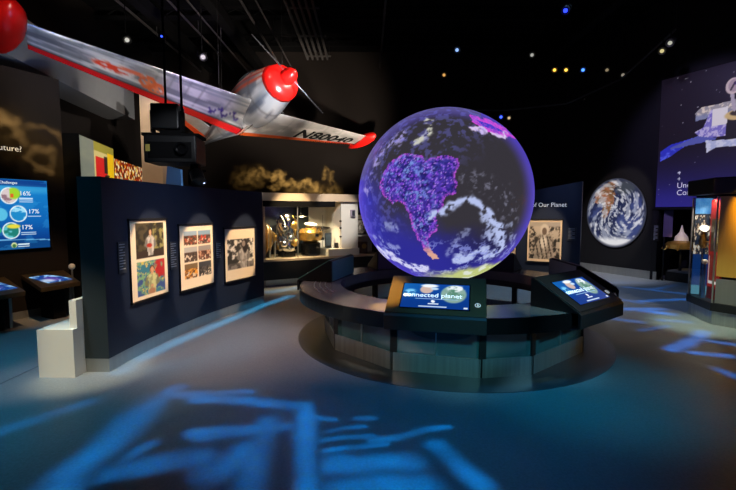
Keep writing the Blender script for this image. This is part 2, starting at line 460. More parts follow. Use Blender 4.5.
# ceiling beams and lighting pipes
k = 5
for y in (4.6, 6.4, 8.2, 10.0, 11.8, 13.6):
    bm = B(); box(bm, -7.2, 11.5, y - .05, y + .05, CEIL - .34, CEIL - .24); box(bm, -7.2, 11.5, y - .05, y + .05, CEIL - .06, CEIL)
    for i in range(24):
        x = -7 + i * .78; tube(bm, (x, y, CEIL - .26), (x + .39, y, CEIL - .04), .018, seg=5); tube(bm, (x + .39, y, CEIL - .04), (x + .78, y, CEIL - .26), .018, seg=5)
    struct('trim_%d' % k, bm, M_matte); k += 1
for x in (-5.2, -3.6, 5.6):
    struct('trim_%d' % k, box(B(), x - .12, x + .12, 3.5, 14.8, CEIL - .75, CEIL - .5), M_matte); k += 1
for x, z, r in ((-5.6, 6.5, .03), (-4.5, 6.55, .025), (-3.9, 6.35, .02), (-2.9, 6.6, .03), (-2.5, 6.5, .02), (.4, 6.6, .025)):
    bm = tube(B(), (x, 3.2, z), (x, 14.8, z), r, seg=8)
    for y in (4.6, 8.2, 11.8): tube(bm, (x, y, z), (x, y, CEIL - .3), .008, seg=5)
    struct('trim_%d' % k, bm, mat('pipe_grey', rgb(64, 62, 62), .45)); k += 1
# projected words on the screen wall
write('future?', FS, .457, 2.80, .004, .13, M_letter, ws, align='RIGHT')

# ------------------------------------------------------------------ wall screen with pie charts
def paint_challenges(S, T):
    c = flat(S, (14, 88, 165)); c = mixc(c, ss(.2, 1, T), (20, 120, 190)); c = mixc(c, ss(.45, 0, T), (10, 50, 120))
    c = mixc(c, rect(S, T, 0, .9, 1, 1), (10, 60, 130)); c = mixc(c, ell(S, T, .4, .86, .75, .05, .9) * .5, (90, 190, 220))
    c = mixc(c, ell(S, T, .62, -.02, .7, .16, .2), (12, 62, 120)); c = mixc(c, (np.abs(np.hypot((S - .62) / .7, (T + .02) / .16) - 1) < .04) * .8, (120, 190, 230))
    c = mixc(c, (fbm(S * 7, T * 9, s=4) > .62) * .25, (60, 160, 215))
    def pie(cx, cy, colA, colB, seed):
        nonlocal c
        rx, ry = .066, .118
        c = mixc(c, ell(S, T, cx, cy, rx, ry, .04), (225, 238, 240))
        inn = ell(S, T, cx, cy, rx * .88, ry * .88, .04)
        q = flat(S, colA); q = mixc(q, ss(.45, .55, fbm(S * 12, T * 12, s=seed)), colB)
        c = c + (q - c) * inn[:, None]
    pie(.70, .765, (140, 110, 120), (205, 190, 190), 3)
    c = mixc(c, ell(S, T, .735, .80, .05, .08, .2) * (S > .70), (150, 200, 40)); c = mixc(c, rect(S, T, .71, .74, .735, .8) * .8, (220, 70, 40))
    pie(.762, .51, (30, 130, 190), (150, 210, 235), 8)
    pie(.70, .27, (30, 120, 110), (90, 180, 190), 12); c = mixc(c, ell(S, T, .72, .33, .05, .03, .3), (220, 205, 60))
    c = mixc(c, ell(S, T, .63, .5, .05, .09, .08), (85, 180, 215)); c = mixc(c, ell(S, T, .60, .28, .03, .05, .1), (40, 170, 120))
    c = mixc(c, ell(S, T, .715, .06, .022, .04, .1), (200, 210, 150)); c = mixc(c, ell(S, T, .715, .05, .015, .028, .1), (60, 110, 60))
    for y in (.745, .72, .695): c = mixc(c, rect(S, T, .775, y - .02, .88, y - .008), (190, 220, 240))
    for y in (.485, ): c = mixc(c, rect(S, T, .83, y - .02, .94, y - .008), (190, 220, 240))
    for y in (.25, .225): c = mixc(c, rect(S, T, .775, y - .02, .89, y - .008), (190, 220, 240))
    for y in (.075, .045): c = mixc(c, rect(S, T, .745, y - .015, .83, y), (210, 230, 240))
    return c
t = thing('wall_screen', FS.p(-.2, 1.1), 'large bright blue wall screen with round percentage charts, above the tilted touchscreens', 'screen')
SX0, SX1, SZ0, SZ1 = -1.1, .775, 1.185, 2.335
obj('screen_case', fbox(B(), FS, SX0 - .02, SX1 + .02, SZ0 - .02, SZ1 + .02, .001, .05), M_blackgloss, t)
sc_ = pic('display_panel', FS, SX0, SX1, SZ0, SZ1, .052, 170, 110, paint_challenges, M_screen, t)
SW, SH = SX1 - SX0, SZ1 - SZ0
for tx, sx, sz, hh in (('16%', .775, .775, .1), ('17%', .835, .515, .1), ('17%', .775, .285, .1), ('Our Challenges', .57, .935, .058)):
    write(tx, FS, SX0 + sx * SW, SZ0 + sz * SH, .055, hh, M_screenletter, sc_, bold=.012)

# ------------------------------------------------------------------ tilted touchscreens along the screen wall
def paint_wave(S, T):
    c = flat(S, (20, 60, 130)); n = fbm(S * 5, T * 5 + .8 * np.sin(S * 6), s=21)
    c = mixc(c, ss(.5, .62, n), (150, 200, 235)); c = mixc(c, ell(S, T, .5, .45, .25, .3, .5) * .8, (90, 60, 150)); c = mixc(c, ell(S, T, .2, .3, .25, .2, .6) * .7, (230, 240, 250))
    return c
def wall_kiosk(bl, br, frr, fl_, label):
    cz = [V3(p) for p in (bl, br, frr, fl_)]
    t = thing('touchscreen_kiosk', ((cz[0] + cz[2]) / 2).xy.to_3d(), label, 'touchscreen', group='kiosks along the screen wall')
    bm = B(); up = [bm.verts.new(p) for p in cz]; dn = [bm.verts.new(p - V3((0, 0, .07))) for p in cz]
    bm.faces.new(up); bm.faces.new(dn[::-1])
    for i in range(4): bm.faces.new((up[i], up[(i + 1) % 4], dn[(i + 1) % 4], dn[i]))
    obj('console_top', bm, M_bronze, t, bev=.008)
    f = Fr(cz[3], cz[2] - cz[3], cz[0] - cz[3]); wd = (cz[2] - cz[3]).length; dp = (cz[0] - cz[3]).dot(f.v)
    sk = (cz[0] - cz[3]).dot(f.u)
    f2 = Fr(cz[3] + f.u * sk * .5, f.u, f.v)
    pic('display_panel', f2, wd * .16, wd * .8, dp * .2, dp * .74, .006, 40, 30, paint_wave, M_screen, t)
    m = (cz[2] + cz[1]) / 2 * .55 + (cz[0] + cz[3]) / 2 * .45
    g = Fr((m.x, m.y, 0), cz[1] - cz[0])
    obj('pedestal', fbox(B(), g, -.1, .1, 0, m.z - .12, -.25, .12), M_matte, t)
    obj('bracket', fbox(B(), g, .2, .24, .0, m.z - .1, -.1, .06), M_steel, t)
    return t
wall_kiosk((-5.83, 7.16, .75), (-5.535, 7.76, .75), (-4.93, 7.3, .61), (-5.12, 6.66, .61), 'tilted touchscreen on a dark stand by the screen wall, right one of the two')
wall_kiosk((-6.22, 6.34, .75), (-5.925, 6.95, .75), (-5.2, 6.46, .6), (-5.46, 5.7, .6), 'tilted touchscreen cut by the left edge of the photo, below the charts')
t = thing('ball_stand', (-5.34, 7.70, 0), 'small pale ball on a thin stem behind the right tilted touchscreen', 'ball')
obj('stem', tube(B(), (-5.34, 7.70, 0), (-5.34, 7.70, .78), .015), M_steel, t); obj('ball', ball(B(), (-5.34, 7.70, .82), .055), M_white, t, True)

# ------------------------------------------------------------------ exhibit wall with coloured graphics behind the navy partition
a, c = V3((-5.43, 8.2, 0)), V3((-5.9, 10.1, 0)); FG = Fr(c, a - c)      # its face looks right, so it is seen edge-on from the room
FG = Fr(a, c - a); LG = (c - a).length
if FG.n.x < 0: FG = Fr(c, a - c)
def gx(s): return s if (FG.o - a).length < .1 else LG - s
t = thing('exhibit_wall', (-5.75, 9.2, 0), 'grey standing wall with red and yellow graphic, dark end, behind the navy partition', 'exhibit wall')
obj('panel', fbox(B(), FG, 0, LG, 0, 3.27, -.3, 0), M_matte, t)
def paint_ry(S, T):
    c = flat(S, (110, 118, 112)); c = mixc(c, fbm(S * 4, T * 6, s=2) * .6, (160, 160, 130))
    q = S
    c = mixc(c, (q > .36), (205, 186, 120)); c = mixc(c, (q > .36) * (T > .80), (150, 140, 50))
    c = mixc(c, rect(q, T, .41, .0, .76, .70), (205, 28, 30)); c = mixc(c, rect(q, T, .66, .35, .78, .75), (40, 25, 25))
    c = mixc(c, rect(q, T, .78, 0, 1, .84), (238, 190, 20)); c = mixc(c, ell(q, T, .78, .2, .16, .13, .1) * (fbm(q * 14, T * 14, s=5) > .42), (25, 20, 15))
    c = mixc(c, rect(q, T, .6, .0, .8, .08), (230, 225, 210)); return c
def flip(fn):
    return (lambda S, T: fn(1 - S, T)) if (FG.o - a).length > .1 else fn
pic('graphic', FG, min(gx(.02), gx(LG - .02)), max(gx(.02), gx(LG - .02)), 2.3, 3.25, .004, 70, 60, flip(paint_ry), M_glow_graphic, t)
def paint_mosaic(S, T):
    h = noise(S * 40, T * 15, s=5); g = noise(S * 50 + 5, T * 17, s=9); c = flat(S, (120, 45, 12))
    c = mixc(c, h > .45, (225, 120, 20)); c = mixc(c, h > .62, (245, 200, 60)); c = mixc(c, g > .68, (60, 18, 10)); c = mixc(c, g < .25, (190, 40, 25)); c = mixc(c, (g > .5) * (h > .55), (250, 235, 190)); return c
a2, c2 = V3((-6.08, 10.42, 0)), V3((-6.65, 12.9, 0)); FM = Fr(c2, a2 - c2)
if FM.n.x < 0: FM = Fr(a2, c2 - a2)
t = thing('mosaic_wall', (-6.36, 11.6, 0), 'low dark wall faced with a busy orange and yellow mosaic graphic', 'exhibit wall')
L2 = (c2 - a2).length
obj('panel', fbox(B(), FM, 0, L2, 0, 3.1, -.2, 0), M_matte, t)
pic('graphic', FM, .0, L2, 2.15, 3.08, .004, 110, 60, paint_mosaic, M_glow_graphic, t)
t = thing('blue_display_panel', (-4.6, 10, 0), 'plain blue tapered panel standing behind the top edge of the navy partition', 'panel')
bm = B(); q = [(-5.0, 10), (-4.22, 10), (-4.22, 10), (-4.86, 10)]; f = Fr((-4.6, 10, 0), (1, 0, 0))
vs = []
for cc in (0, -.12): vs.append([bm.verts.new(f.p(x, z, cc)) for x, z in ((-.32, 0), (.3, 0), (.28, 2.78), (-.02, 2.86))])
bm.faces.new(vs[0]); bm.faces.new(vs[1][::-1])
for i in range(4): bm.faces.new((vs[0][i], vs[1][i], vs[1][(i + 1) % 4], vs[0][(i + 1) % 4]))
obj('board', bm, M_blueplain, t)
obj('foot', fbox(B(), f, -.4, .4, 0, .03, -.3, .2), M_steel, t)

# ------------------------------------------------------------------ navy curved partition
PC, PR = V3((6.425, 4.442, 0)), 9.34
def parc(ang, r=PR): return V3((PC.x + r * math.cos(math.radians(ang)), PC.y + r * math.sin(math.radians(ang)), 0))
t = thing('curved_partition', parc(167), 'long curved navy partition wall carrying three framed prints', 'partition')
P_ROOT = t
obj('panel', sector(B(), PC, PR, PR + .27, 178.25, 155.1, .155, 2.185, 48), M_navy, t)
obj('end_panel', fbox(B(), Fr(parc(178.25, PR + .27), parc(178.25) - parc(178.25, PR + .27)), 0, .27, .155, 2.187, 0, .006), M_navy_end, t)
obj('kick_plate', sector(B(), PC, PR + .004, PR + .266, 178.25, 155.12, 0, .155, 48), M_steel, t)
t = thing('white_bench', parc(175, PR + .45), 'white built bench end with raised back, left of the navy partition', 'bench')
obj('seat', sector(B(), PC, PR + .275, PR + .67, 179.3, 168, 0, .53, 20), M_white, t)
obj('backrest', sector(B(), PC, PR + .273, PR + .35, 178.9, 168, .53, .84, 20), M_white, t)

def framed(p_tl, p_tr, z0, z1, fn, label, nx=44, ny=60, lift=.03):
    sh = -.025 if p_tl[0] < 0 else 0.
    a = V3((p_tl[0] + sh, p_tl[1], 0)); c = V3((p_tr[0] + sh, p_tr[1], 0)); f = Fr(a, c - a); w_ = (c - a).length
    t = thing('framed_print', f.p(w_ / 2, z0, lift), label, 'framed print', group='framed prints on the partitions')
    obj('backing_board', fbox(B(), f, -.012, w_ + .012, z0 - .012, z1 + .012, .002, lift), M_black, t)
    obj('top_rail', fbox(B(), f, -.022, w_ + .022, z1 - .002, z1 + .026, .002, lift + .016), M_black, t)
    obj('bottom_rail', fbox(B(), f, -.022, w_ + .022, z0 - .026, z0 + .002, .002, lift + .016), M_black, t)
    pic('print', f, 0, w_, z0, z1, lift + .002, nx, ny, fn, M_print, t)
    return t, f
CREAM = (236, 216, 186)
def person(c, S, T, cx, base, h, coat, skin=(200, 150, 120), hair=(50, 35, 30), wide=1.):
    W = wide * .17
    tor = [(cx - W * .55, base), (cx + W * .55, base), (cx + W * .62, base + h * .42), (cx + W * .78, base + h * .60), (cx + W * .3, base + h * .70), (cx - W * .3, base + h * .70), (cx - W * .78, base + h * .60), (cx - W * .62, base + h * .42)]
    dk = np.array(coat) * .62
    for sx in (-1, 1):
        d = pdist(S, T, [(cx + sx * W * .72, base + h * .58), (cx + sx * W * .98, base + h * .36), (cx + sx * W * .3, base + h * .26)], False)
        c = mixc(c, ss(W * .26, W * .18, d), dk)
    m_ = inpoly(S, T, tor).astype(float); c = mixc(c, m_, coat); c = mixc(c, m_ * ss(.48, .6, fbm(S * 16, T * 9, s=11)) * .6, dk)
    c = mixc(c, ell(S, T, cx, base + h * .83, .062 * wide, h * .13, .15), hair); c = mixc(c, ell(S, T, cx + .005, base + h * .81, .045 * wide, h * .1, .15), skin)
    c = mixc(c, ell(S, T, cx - .01, base + h * .27, .04 * wide, h * .045, .2), skin); c = mixc(c, ell(S, T, cx, base + h * .70, .025 * wide, h * .05, .2), skin)
    return c
def sub(fn, x0, y0, x1, y1):
    def g(c, S, T):
        m = rect(S, T, x0, y0, x1, y1) > .5
        if m.any(): c[m] = fn((S[m] - x0) / (x1 - x0), (T[m] - y0) / (y1 - y0))
        return c
    return g
def ph_market(S, T):
    n = fbm(S * 6, T * 6, s=31); c = flat(S, (46, 42, 34)); c = mixc(c, ss(.45, .6, n) * .7, (96, 84, 58))
    c = mixc(c, rect(S, T, .6, .25, 1, 1) * ss(.4, .6, fbm(S * 9, T * 9, s=33)), (150, 140, 84)); c = mixc(c, rect(S, T, 0, 0, 1, .22), (60, 46, 38))
    c = person(c, S, T, .5, .08, .8, (196, 188, 178), (205, 160, 120), (60, 40, 30), 1.05); c = mixc(c, ell(S, T, .46, .36, .1, .06, .2), (170, 50, 36)); return c
def ph_mural(S, T):
    n = fbm(S * 4 + .6 * T, T * 4, s=41, o=3); c = flat(S, (58, 118, 138)); c = mixc(c, ss(.5, .55, n), (126, 168, 120)); c = mixc(c, ss(.6, .64, n), (60, 84, 140)); c = mixc(c, (np.abs(n - .47) < .02), (210, 190, 90))
    c = mixc(c, ell(S, T, .85, .72, .26, .36, .2) * ss(.35, .5, fbm(S * 5, T * 3, s=43)), (176, 42, 44))
    c = person(c, S, T, .52, 0, .9, (196, 196, 140), (206, 150, 112), (92, 52, 30), 1.35); c = mixc(c, ell(S, T, .5, .08, .13, .1, .3), (170, 120, 90)); return c
def paint_p1(S, T):
    c = flat(S, CREAM); c = sub(ph_market, .13, .515, .91, .965)(c, S, T); return sub(ph_mural, .13, .045, .91, .475)(c, S, T)
def ph_land(seed, sky, ground, spot_):
    def fn(S, T):
        c = flat(S, ground); c = mixc(c, fbm(S * 14, T * 14, s=seed + 5) * .7, (60, 48, 40)); c = mixc(c, ss(.62, .68, T + .08 * (fbm(S * 4, T * 0, s=seed) - .5)), sky)
        n = fbm(S * 7, T * 7, s=seed); c = mixc(c, ss(.55, .62, n) * (T < .65), spot_); c = mixc(c, ss(.42, .34, n) * (T < .6) * .8, (40, 32, 28))
        c = mixc(c, ss(.6, .66, fbm(S * 9, T * 9, s=seed + 1)) * (T < .5), (225, 205, 180)); return c
    return fn
def paint_p2(S, T):
    c = flat(S, CREAM)
    pal = [[((150, 168, 182), (110, 74, 52), (176, 84, 52)), ((132, 160, 178), (130, 92, 78), (196, 70, 50))], [((176, 172, 166), (104, 76, 60), (70, 58, 52)), ((150, 140, 134), (136, 72, 50), (200, 150, 120))], [((120, 96, 66), (170, 96, 30), (232, 160, 60)), ((62, 62, 66), (54, 50, 50), (90, 84, 80))]]
    for r in range(3):
        for q in range(2):
            x0 = .1 + q * .43; y0 = .69 - r * .262
            c = sub(ph_land(60 + r * 7 + q * 3, *pal[r][q]), x0, y0, x0 + .39, y0 + .225)(c, S, T)
    return c
def ph_bw(S, T):
    n = fbm(S * 10, T * 10, s=71); v = 50 + 175 * ss(.4, .62, n); c = np.repeat((v / 255.)[:, None], 3, 1) * np.array([1, .97, .93]); c = mixc(c, rect(S, T, 0, 0, 1, .22) * .7, (90, 84, 82))
    c = person(c, S, T, .6, 0, .98, (190, 186, 182), (150, 138, 130), (34, 28, 30), 1.25); c = mixc(c, (np.sin(S * 90) > .3) * rect(S, T, .5, 0, .72, .5) * .6, (120, 114, 112))
    c = mixc(c, ell(S, T, .66, .74, .1, .24, .2), (34, 28, 30)); c = mixc(c, ell(S, T, .61, .82, .065, .1, .2), (150, 138, 130)); return c
def paint_p3(S, T):
    c = flat(S, CREAM); return sub(ph_bw, .06, .2, .955, .8)(c, S, T)
def ph_veil(S, T):
    n = fbm(S * 12, T * 12, s=81); v = 40 + 150 * ss(.4, .62, n); c = np.repeat((v / 255.)[:, None], 3, 1) * np.array([1, .93, .84]); c = mixc(c, ss(.84, .92, T + .1 * (fbm(S * 3, S, s=5) - .5)), (170, 160, 148))
    c = mixc(c, inpoly(S, T, [(.16, 0), (.84, 0), (.74, .45), (.64, .6), (.6, .85), (.5, .95), (.4, .85), (.36, .6), (.24, .4)]).astype(float) * .85, (176, 166, 152)); c = mixc(c, ss(.5, .6, fbm(S * 20, T * 8, s=83)) * ell(S, T, .5, .3, .3, .4, .2) * .7, (84, 74, 66)); c = mixc(c, ell(S, T, .5, .78, .14, .17, .2), (205, 196, 182)); c = mixc(c, ell(S, T, .5, .75, .075, .1, .2), (110, 92, 78))
    c = mixc(c, ell(S, T, .48, .45, .12, .16, .3), (225, 218, 204)); c = mixc(c, (np.abs(np.sin(S * 23 + T * 6)) > .92) * ell(S, T, .5, .3, .3, .35, .2), (60, 52, 46)); return c
def paint_p4(S, T):
    c = flat(S, (226, 204, 172)); return sub(ph_veil, .04, .06, .96, .95)(c, S, T)
framed((-2.873, 5.179), (-2.784, 5.919), .695, 1.695, paint_p1, 'tall framed print of two stacked colour portraits, nearest on the navy partition', 50, 76)
framed((-2.731, 6.219), (-2.541, 7.012), .648, 1.60, paint_p2, 'framed print with a grid of six small landscape photographs on the navy partition', 60, 72)
framed((-2.445, 7.328), (-2.148, 8.118), .600, 1.51, paint_p3, 'framed black and white print at the far end of the navy partition', 54, 60)
def caption(p, q, z0, z1, label, m=M_caption):
    sh = -.018 if p[0] < 0 else 0.
    a = V3((p[0] + sh, p[1], 0)); c = V3((q[0] + sh, q[1], 0)); f = Fr(a, c - a); w_ = (c - a).length
    t = thing('caption_board', f.p(w_ / 2, z0), label, 'caption board', group='caption boards beside the pictures')
    bd = obj('board', fbox(B(), f, 0, w_, z0, z1, .001, .022), m, t)
    bm = B(); n = int((z1 - z0) / .035)
    for i in range(n):
        zz = z1 - .035 - i * .032
        if zz < z0 + .03: break
        fbox(bm, f, w_ * .12, w_ * (.85 - .3 * ((i * 7) % 3 == 2)), zz, zz + .011, .022, .024)
    obj('text_lines', bm, M_letter_dim, bd)
caption((-2.89, 4.95), (-2.883, 5.095), 1.08, 1.45, 'dark caption board left of the two stacked colour portraits')
caption((-2.774, 6.0), (-2.745, 6.15), .985, 1.38, 'dark caption board between the stacked portraits and the six-photo grid')
caption((-2.52, 7.09), (-2.476, 7.235), .99, 1.30, 'dark caption board between the six-photo grid and the black and white print')
# ================================================================== the globe
GZ, GR = 2.035, 1.252
gc = V3((1.117, 6.38, GZ))
def build_globe():
    nu, nv = 600, 300
    lon = np.arange(nu) / nu * 2 * PI; lat = (np.arange(1, nv) / nv - .5) * PI
    LO, LA = [q.ravel() for q in np.meshgrid(lon, lat)]
    D = np.c_[np.cos(LA) * np.cos(LO), np.cos(LA) * np.sin(LO), np.sin(LA)]
    D = np.r_[D, [[0, 0, -1], [0, 0, 1]]]
    toward = np.array([-.178, -.983, -.045]); toward /= np.linalg.norm(toward)      # the side of the globe turned to the room
    right = np.cross(-toward, [0, 0, 1]); right /= np.linalg.norm(right); up = np.cross(right, -toward)
    u, v, wv = D @ right, D @ up, D @ toward
    k = 1 / (1 - .196 * wv) / 1.02; S, T = u * k, v * k
    front = ss(-.15, .1, wv)
    R = np.hypot(S, T)
    n3 = lambda f, s, o=4: fbm(D[:, 0] * f + 7, D[:, 1] * f + 3, D[:, 2] * f + 5, s, o)
    c = flat(S, (56, 53, 60))
    c = mixc(c, ss(.3, -.5, S + .3 * T) * .0, (0, 0, 0))
    wob = (n3(3, 2) - .5) * .5
    c = mixc(c, ss(-.4, -.92, S - T * .1 + wob) * ss(.5, -.1, T), (60, 56, 190))  # blue glow of the left limb painted into the ocean colour
    c = mixc(c, ss(-.3, -.75, T + wob * .6) * .95, (34, 33, 98))
    c = mixc(c, ss(-.25, -.8, T + .6 * S + wob) * .8, (50, 48, 165))
    c = mixc(c, ss(.86, 1.0, R) * .85, (86, 70, 205)); c = mixc(c, ss(.9, 1.0, R) * (T > .2) * (S < .4) * .6, (96, 96, 110))  # limb glow: glancing reflection painted into the globe's colour
    # land
    def P(L): return [((x - 264) / 240., (250 - y) / 240.) for x, y in L]
    SA = P([(86, 225), (92, 190), (106, 165), (120, 146), (140, 136), (160, 128), (185, 134), (204, 136), (215, 150), (232, 142), (262, 138), (303, 146), (306, 165), (298, 188), (300, 215), (297, 238), (280, 246), (268, 252), (264, 284), (244, 300), (250, 322), (247, 345), (232, 356), (222, 372), (230, 398), (254, 426), (234, 424), (212, 400), (196, 372), (184, 350), (176, 322), (170, 298), (152, 270), (136, 262), (122, 270), (100, 250)])
    jx = (n3(14, 5) - .5) * .05; jy = (n3(14, 9) - .5) * .05
    ins = inpoly(S + jx, T + jy, SA) & (wv > 0); dd = pdist(S + jx, T + jy, SA)
    g1 = n3(85, 11, 2); g2 = n3(52, 13, 3); g3 = n3(9, 15, 3)
    land = flat(S, (42, 38, 126)); land = mixc(land, ss(.4, .65, g3), (74, 50, 166)); land = mixc(land, ss(.1, .4, S) * .5, (70, 60, 200))
    land = mixc(land, ss(.58, .64, g2), (120, 66, 205)); land = mixc(land, ss(.66, .72, g1), (176, 128, 238)); land = mixc(land, ss(.54, .66, n3(30, 19)) * ss(.15, -.4, S) * .9, (126, 160, 230)); land = mixc(land, ss(.42, .34, g2) * .7, (34, 26, 84))
    land = mixc(land, ss(.05, .0, dd) * ss(.4, .5, g1) * .85, (205, 84, 220)); land = mixc(land, ss(-.5, -.66, T + .3 * (g3 - .5)), (228, 170, 150))
    c = np.where((ins & (wv > 0))[:, None], land, c)
    AF = P([(330, 32), (352, 38), (390, 52), (425, 72), (452, 100), (430, 94), (398, 84), (362, 70), (340, 50)])
    ia = inpoly(S + jx, T + jy, AF) & (wv > 0); la = flat(S, (70, 60, 200)); la = mixc(la, pdist(S, T, AF) < .035, (215, 80, 220)); la = mixc(la, ss(.5, .6, g2), (150, 70, 210)); c = np.where(ia[:, None], la, c)
    # clouds: wisps broken up by noise along drawn paths
    def cloud(L, wd, gain, kcol=(186, 198, 242), f=22, s=31, lo=.42):
        nonlocal c
        d = pdist(S + (n3(9, s) - .5) * .16, T + (n3(9, s + 4) - .5) * .16, P(L), False)
        m = ss(wd, wd * .25, d) * ss(lo, lo + .16, n3(f, s + 8)) * gain * (wv > 0)
        c = mixc(c, m, kcol)
    cloud([(232, 300), (290, 278), (330, 264), (368, 270), (392, 290), (418, 330), (424, 366), (408, 400), (380, 420)], .07, 1.1, lo=.36)
    cloud([(380, 300), (400, 340), (392, 390), (352, 420), (310, 420)], .10, .9, s=41)
    cloud([(300, 436), (340, 410), (382, 392)], .05, 1., s=47, lo=.3)
    cloud([(84, 402), (120, 420), (160, 440), (196, 458), (224, 450)], .055, 1.2, (214, 214, 250), s=51, lo=.3)
    cloud([(60, 360), (90, 380), (130, 395)], .05, .6, s=55); cloud([(100, 330), (130, 335)], .06, .6, s=57)
    cloud([(184, 98), (210, 90), (224, 76), (234, 50), (210, 48)], .05, 1., (205, 205, 190), s=61, lo=.36)
    cloud([(340, 70), (362, 68), (392, 82), (424, 90)], .035, 1., (225, 205, 245), s=65, lo=.33)
    cloud([(150, 75), (110, 110), (90, 130), (60, 180), (46, 230)], .07, .9, (170, 160, 225), s=69, lo=.46)
    cloud([(320, 200), (370, 210), (420, 240), (440, 300)], .16, .6, (150, 150, 175), f=24, s=73, lo=.56)
    cloud([(330, 345), (300, 380), (280, 410)], .06, .5, s=77); cloud([(440, 330), (450, 370), (430, 420)], .05, .6, s=79, lo=.42)
    c = mixc(c, ss(.52, .6, n3(22, 83)) * ss(.1, -.6, S - T) * .35, (120, 120, 240))
    c = mixc(c, (np.abs(n3(4.5, 91) - .5) < .012) * ss(-.45, -.6, T) * .7, (150, 160, 235))
    # polar ice round the bottom
    ice = ss(-.83, -.9, T + .12 * np.abs(S - .2) * (S < .2) - .17 * np.clip(S - .1, 0, 1) + (n3(8, 95) - .5) * .1) * ss(-.35, .1, S)
    c = mixc(c, ice, (196, 206, 130)); c = mixc(c, ice * ss(.5, .6, n3(12, 97)), (225, 232, 215))
    back = flat(S, (50, 46, 90)); back = mixc(back, ss(.54, .64, n3(4, 99)), (175, 180, 225)); back = mixc(back, ss(.52, .6, n3(2, 101)) * .6, (90, 60, 170))
    c = back + (c - back) * front[:, None]
    faces = []
    rows = nv - 1
    for j in range(rows - 1):
        for i in range(nu):
            i2 = (i + 1) % nu; faces.append((j * nu + i, j * nu + i2, (j + 1) * nu + i2, (j + 1) * nu + i))
    s_, n_ = rows * nu, rows * nu + 1
    for i in range(nu):
        i2 = (i + 1) % nu; faces.append((s_, i2, i)); faces.append((n_, (rows - 1) * nu + i, (rows - 1) * nu + i2))
    t = thing('illuminated_globe', (gc.x, gc.y, GZ - GR), 'giant glowing globe showing South America in purple above the ring counter', 'globe')
    paintmesh('sphere', D * GR + np.array(gc), faces, c, M_globe, t, smooth=True)
    obj('support_cup', lathe(B(), (gc.x, gc.y, .722), (0, 0, 1), [(.24, 0), (.3, .03), (.36, .08), (.40, .118), (.36, .12), (.2, .08)], 40), M_black, t, True)
build_globe()
t = thing('globe_pedestal', (gc.x, gc.y, 0), 'black round pedestal under the giant globe, inside the ring counter', 'pedestal')
obj('drum', lathe(B(), (gc.x, gc.y, .005), (0, 0, 1), [(.46, 0), (.46, .62), (.44, .64)], 48), M_black, t, bev=.004)
obj('top_plate', lathe(B(), (gc.x, gc.y, .644), (0, 0, 1), [(.44, 0), (.44, .03), (.4, .07), (.3, .074)], 48), M_blackgloss, t)

# ================================================================== ring counter
FAC = [-120, -89, -70, -31, -14, 20, 39, 73, 92, 126, 145, 179, 208, 240]
BR = 1.85
def ring(a, r, z=0): return V3((GC.x + r * math.cos(math.radians(a)), GC.y + r * math.sin(math.radians(a)), z))
t = thing('ring_counter', (GC.x, GC.y, 0), 'large dark ring counter with glass sides and steel skirting around the globe', 'counter')
CT = t
obj('countertop', sector(B(), GC, 1.6, 2.17, 0, 360, .60, .75, 120), M_counter, t)
obj('edge_band', sector(B(), GC, 2.17, 2.195, 0, 360, .585, .752, 120), M_blackgloss, t)
obj('inner_apron', sector(B(), GC, 1.6, 1.63, 0, 360, .5, .6, 96), M_black, t)
for r in (1.82, 1.9, 1.98):  # light reflections on the worktop, drawn as thin steel arcs
    obj('reflection_arc', sector(B(), GC, r, r + .012, 168, 205, .75, .7525, 30), M_steel, t)
for i in range(len(FAC) - 1):
    p, q = ring(FAC[i], BR), ring(FAC[i + 1], BR); f = Fr(p, q - p); L_ = (q - p).length
    obj('kick_plate', fbox(B(), f, .012, L_ - .012, .004, .21, -.03, 0), M_steel2, t)
    obj('glass_panel', fbox(B(), f, .03, L_ - .03, .21, .6, -.022, -.012), M_glass if 10 < (FAC[i] + FAC[i + 1]) / 2 < 175 else M_teal, t)
    obj('post', fbox(B(), Fr(ring(FAC[i], BR - .03), q - p), -.03, .05, .004, .6, -.05, .02), M_black, t)
    if FAC[i + 1] - FAC[i] > 26: obj('mullion', fbox(B(), f, L_ / 2 - .006, L_ / 2 + .006, .21, .6, -.03, -.004), M_steel, t)
    md = FAC[i]
def paint_connected(S, T):
    c = flat(S, (12, 66, 150)); c = mixc(c, ss(.9, .2, T) * .5, (8, 40, 110)); c = mixc(c, ss(.6, 0, S) * ss(.2, .8, T) * .4, (30, 130, 190))
    c = mixc(c, ell(S, T, .77, .6, .19, .36, .1), (128, 160, 150)); c = mixc(c, ell(S, T, .8, .84, .13, .13, .3) * ss(.38, .5, fbm(S * 14, T * 8, s=4)), (225, 232, 235)); c = mixc(c, ell(S, T, .77, .6, .14, .24, .4) * ss(.5, .6, fbm(S * 9, T * 7, s=6)), (84, 130, 110))
    c = mixc(c, ell(S, T, .36, .76, .1, .17, .15), (196, 170, 160)); c = mixc(c, ell(S, T, .4, .92, .13, .07, .3), (230, 236, 240)); c = mixc(c, ell(S, T, .12, .6, .1, .16, .3) * ss(.35, .5, fbm(S * 10, T * 8, s=9)), (120, 195, 235))
    c = mixc(c, ell(S, T, .48, .8, .06, .05, .4), (190, 215, 235)); c = mixc(c, rect(S, T, .2, .36, .84, .385), (150, 190, 230)); c = mixc(c, rect(S, T, .4, .155, .56, .2), (215, 228, 245)); c = mixc(c, rect(S, T, .27, .05, .68, .08), (190, 210, 235))
    c = mixc(c, ell(S, T, .48, .265, .025, .05, .3) + ell(S, T, .465, .29, .014, .04, .3), (240, 245, 250)); c = mixc(c, rect(S, T, .925, .03, .985, .075), (215, 225, 240))
    return c
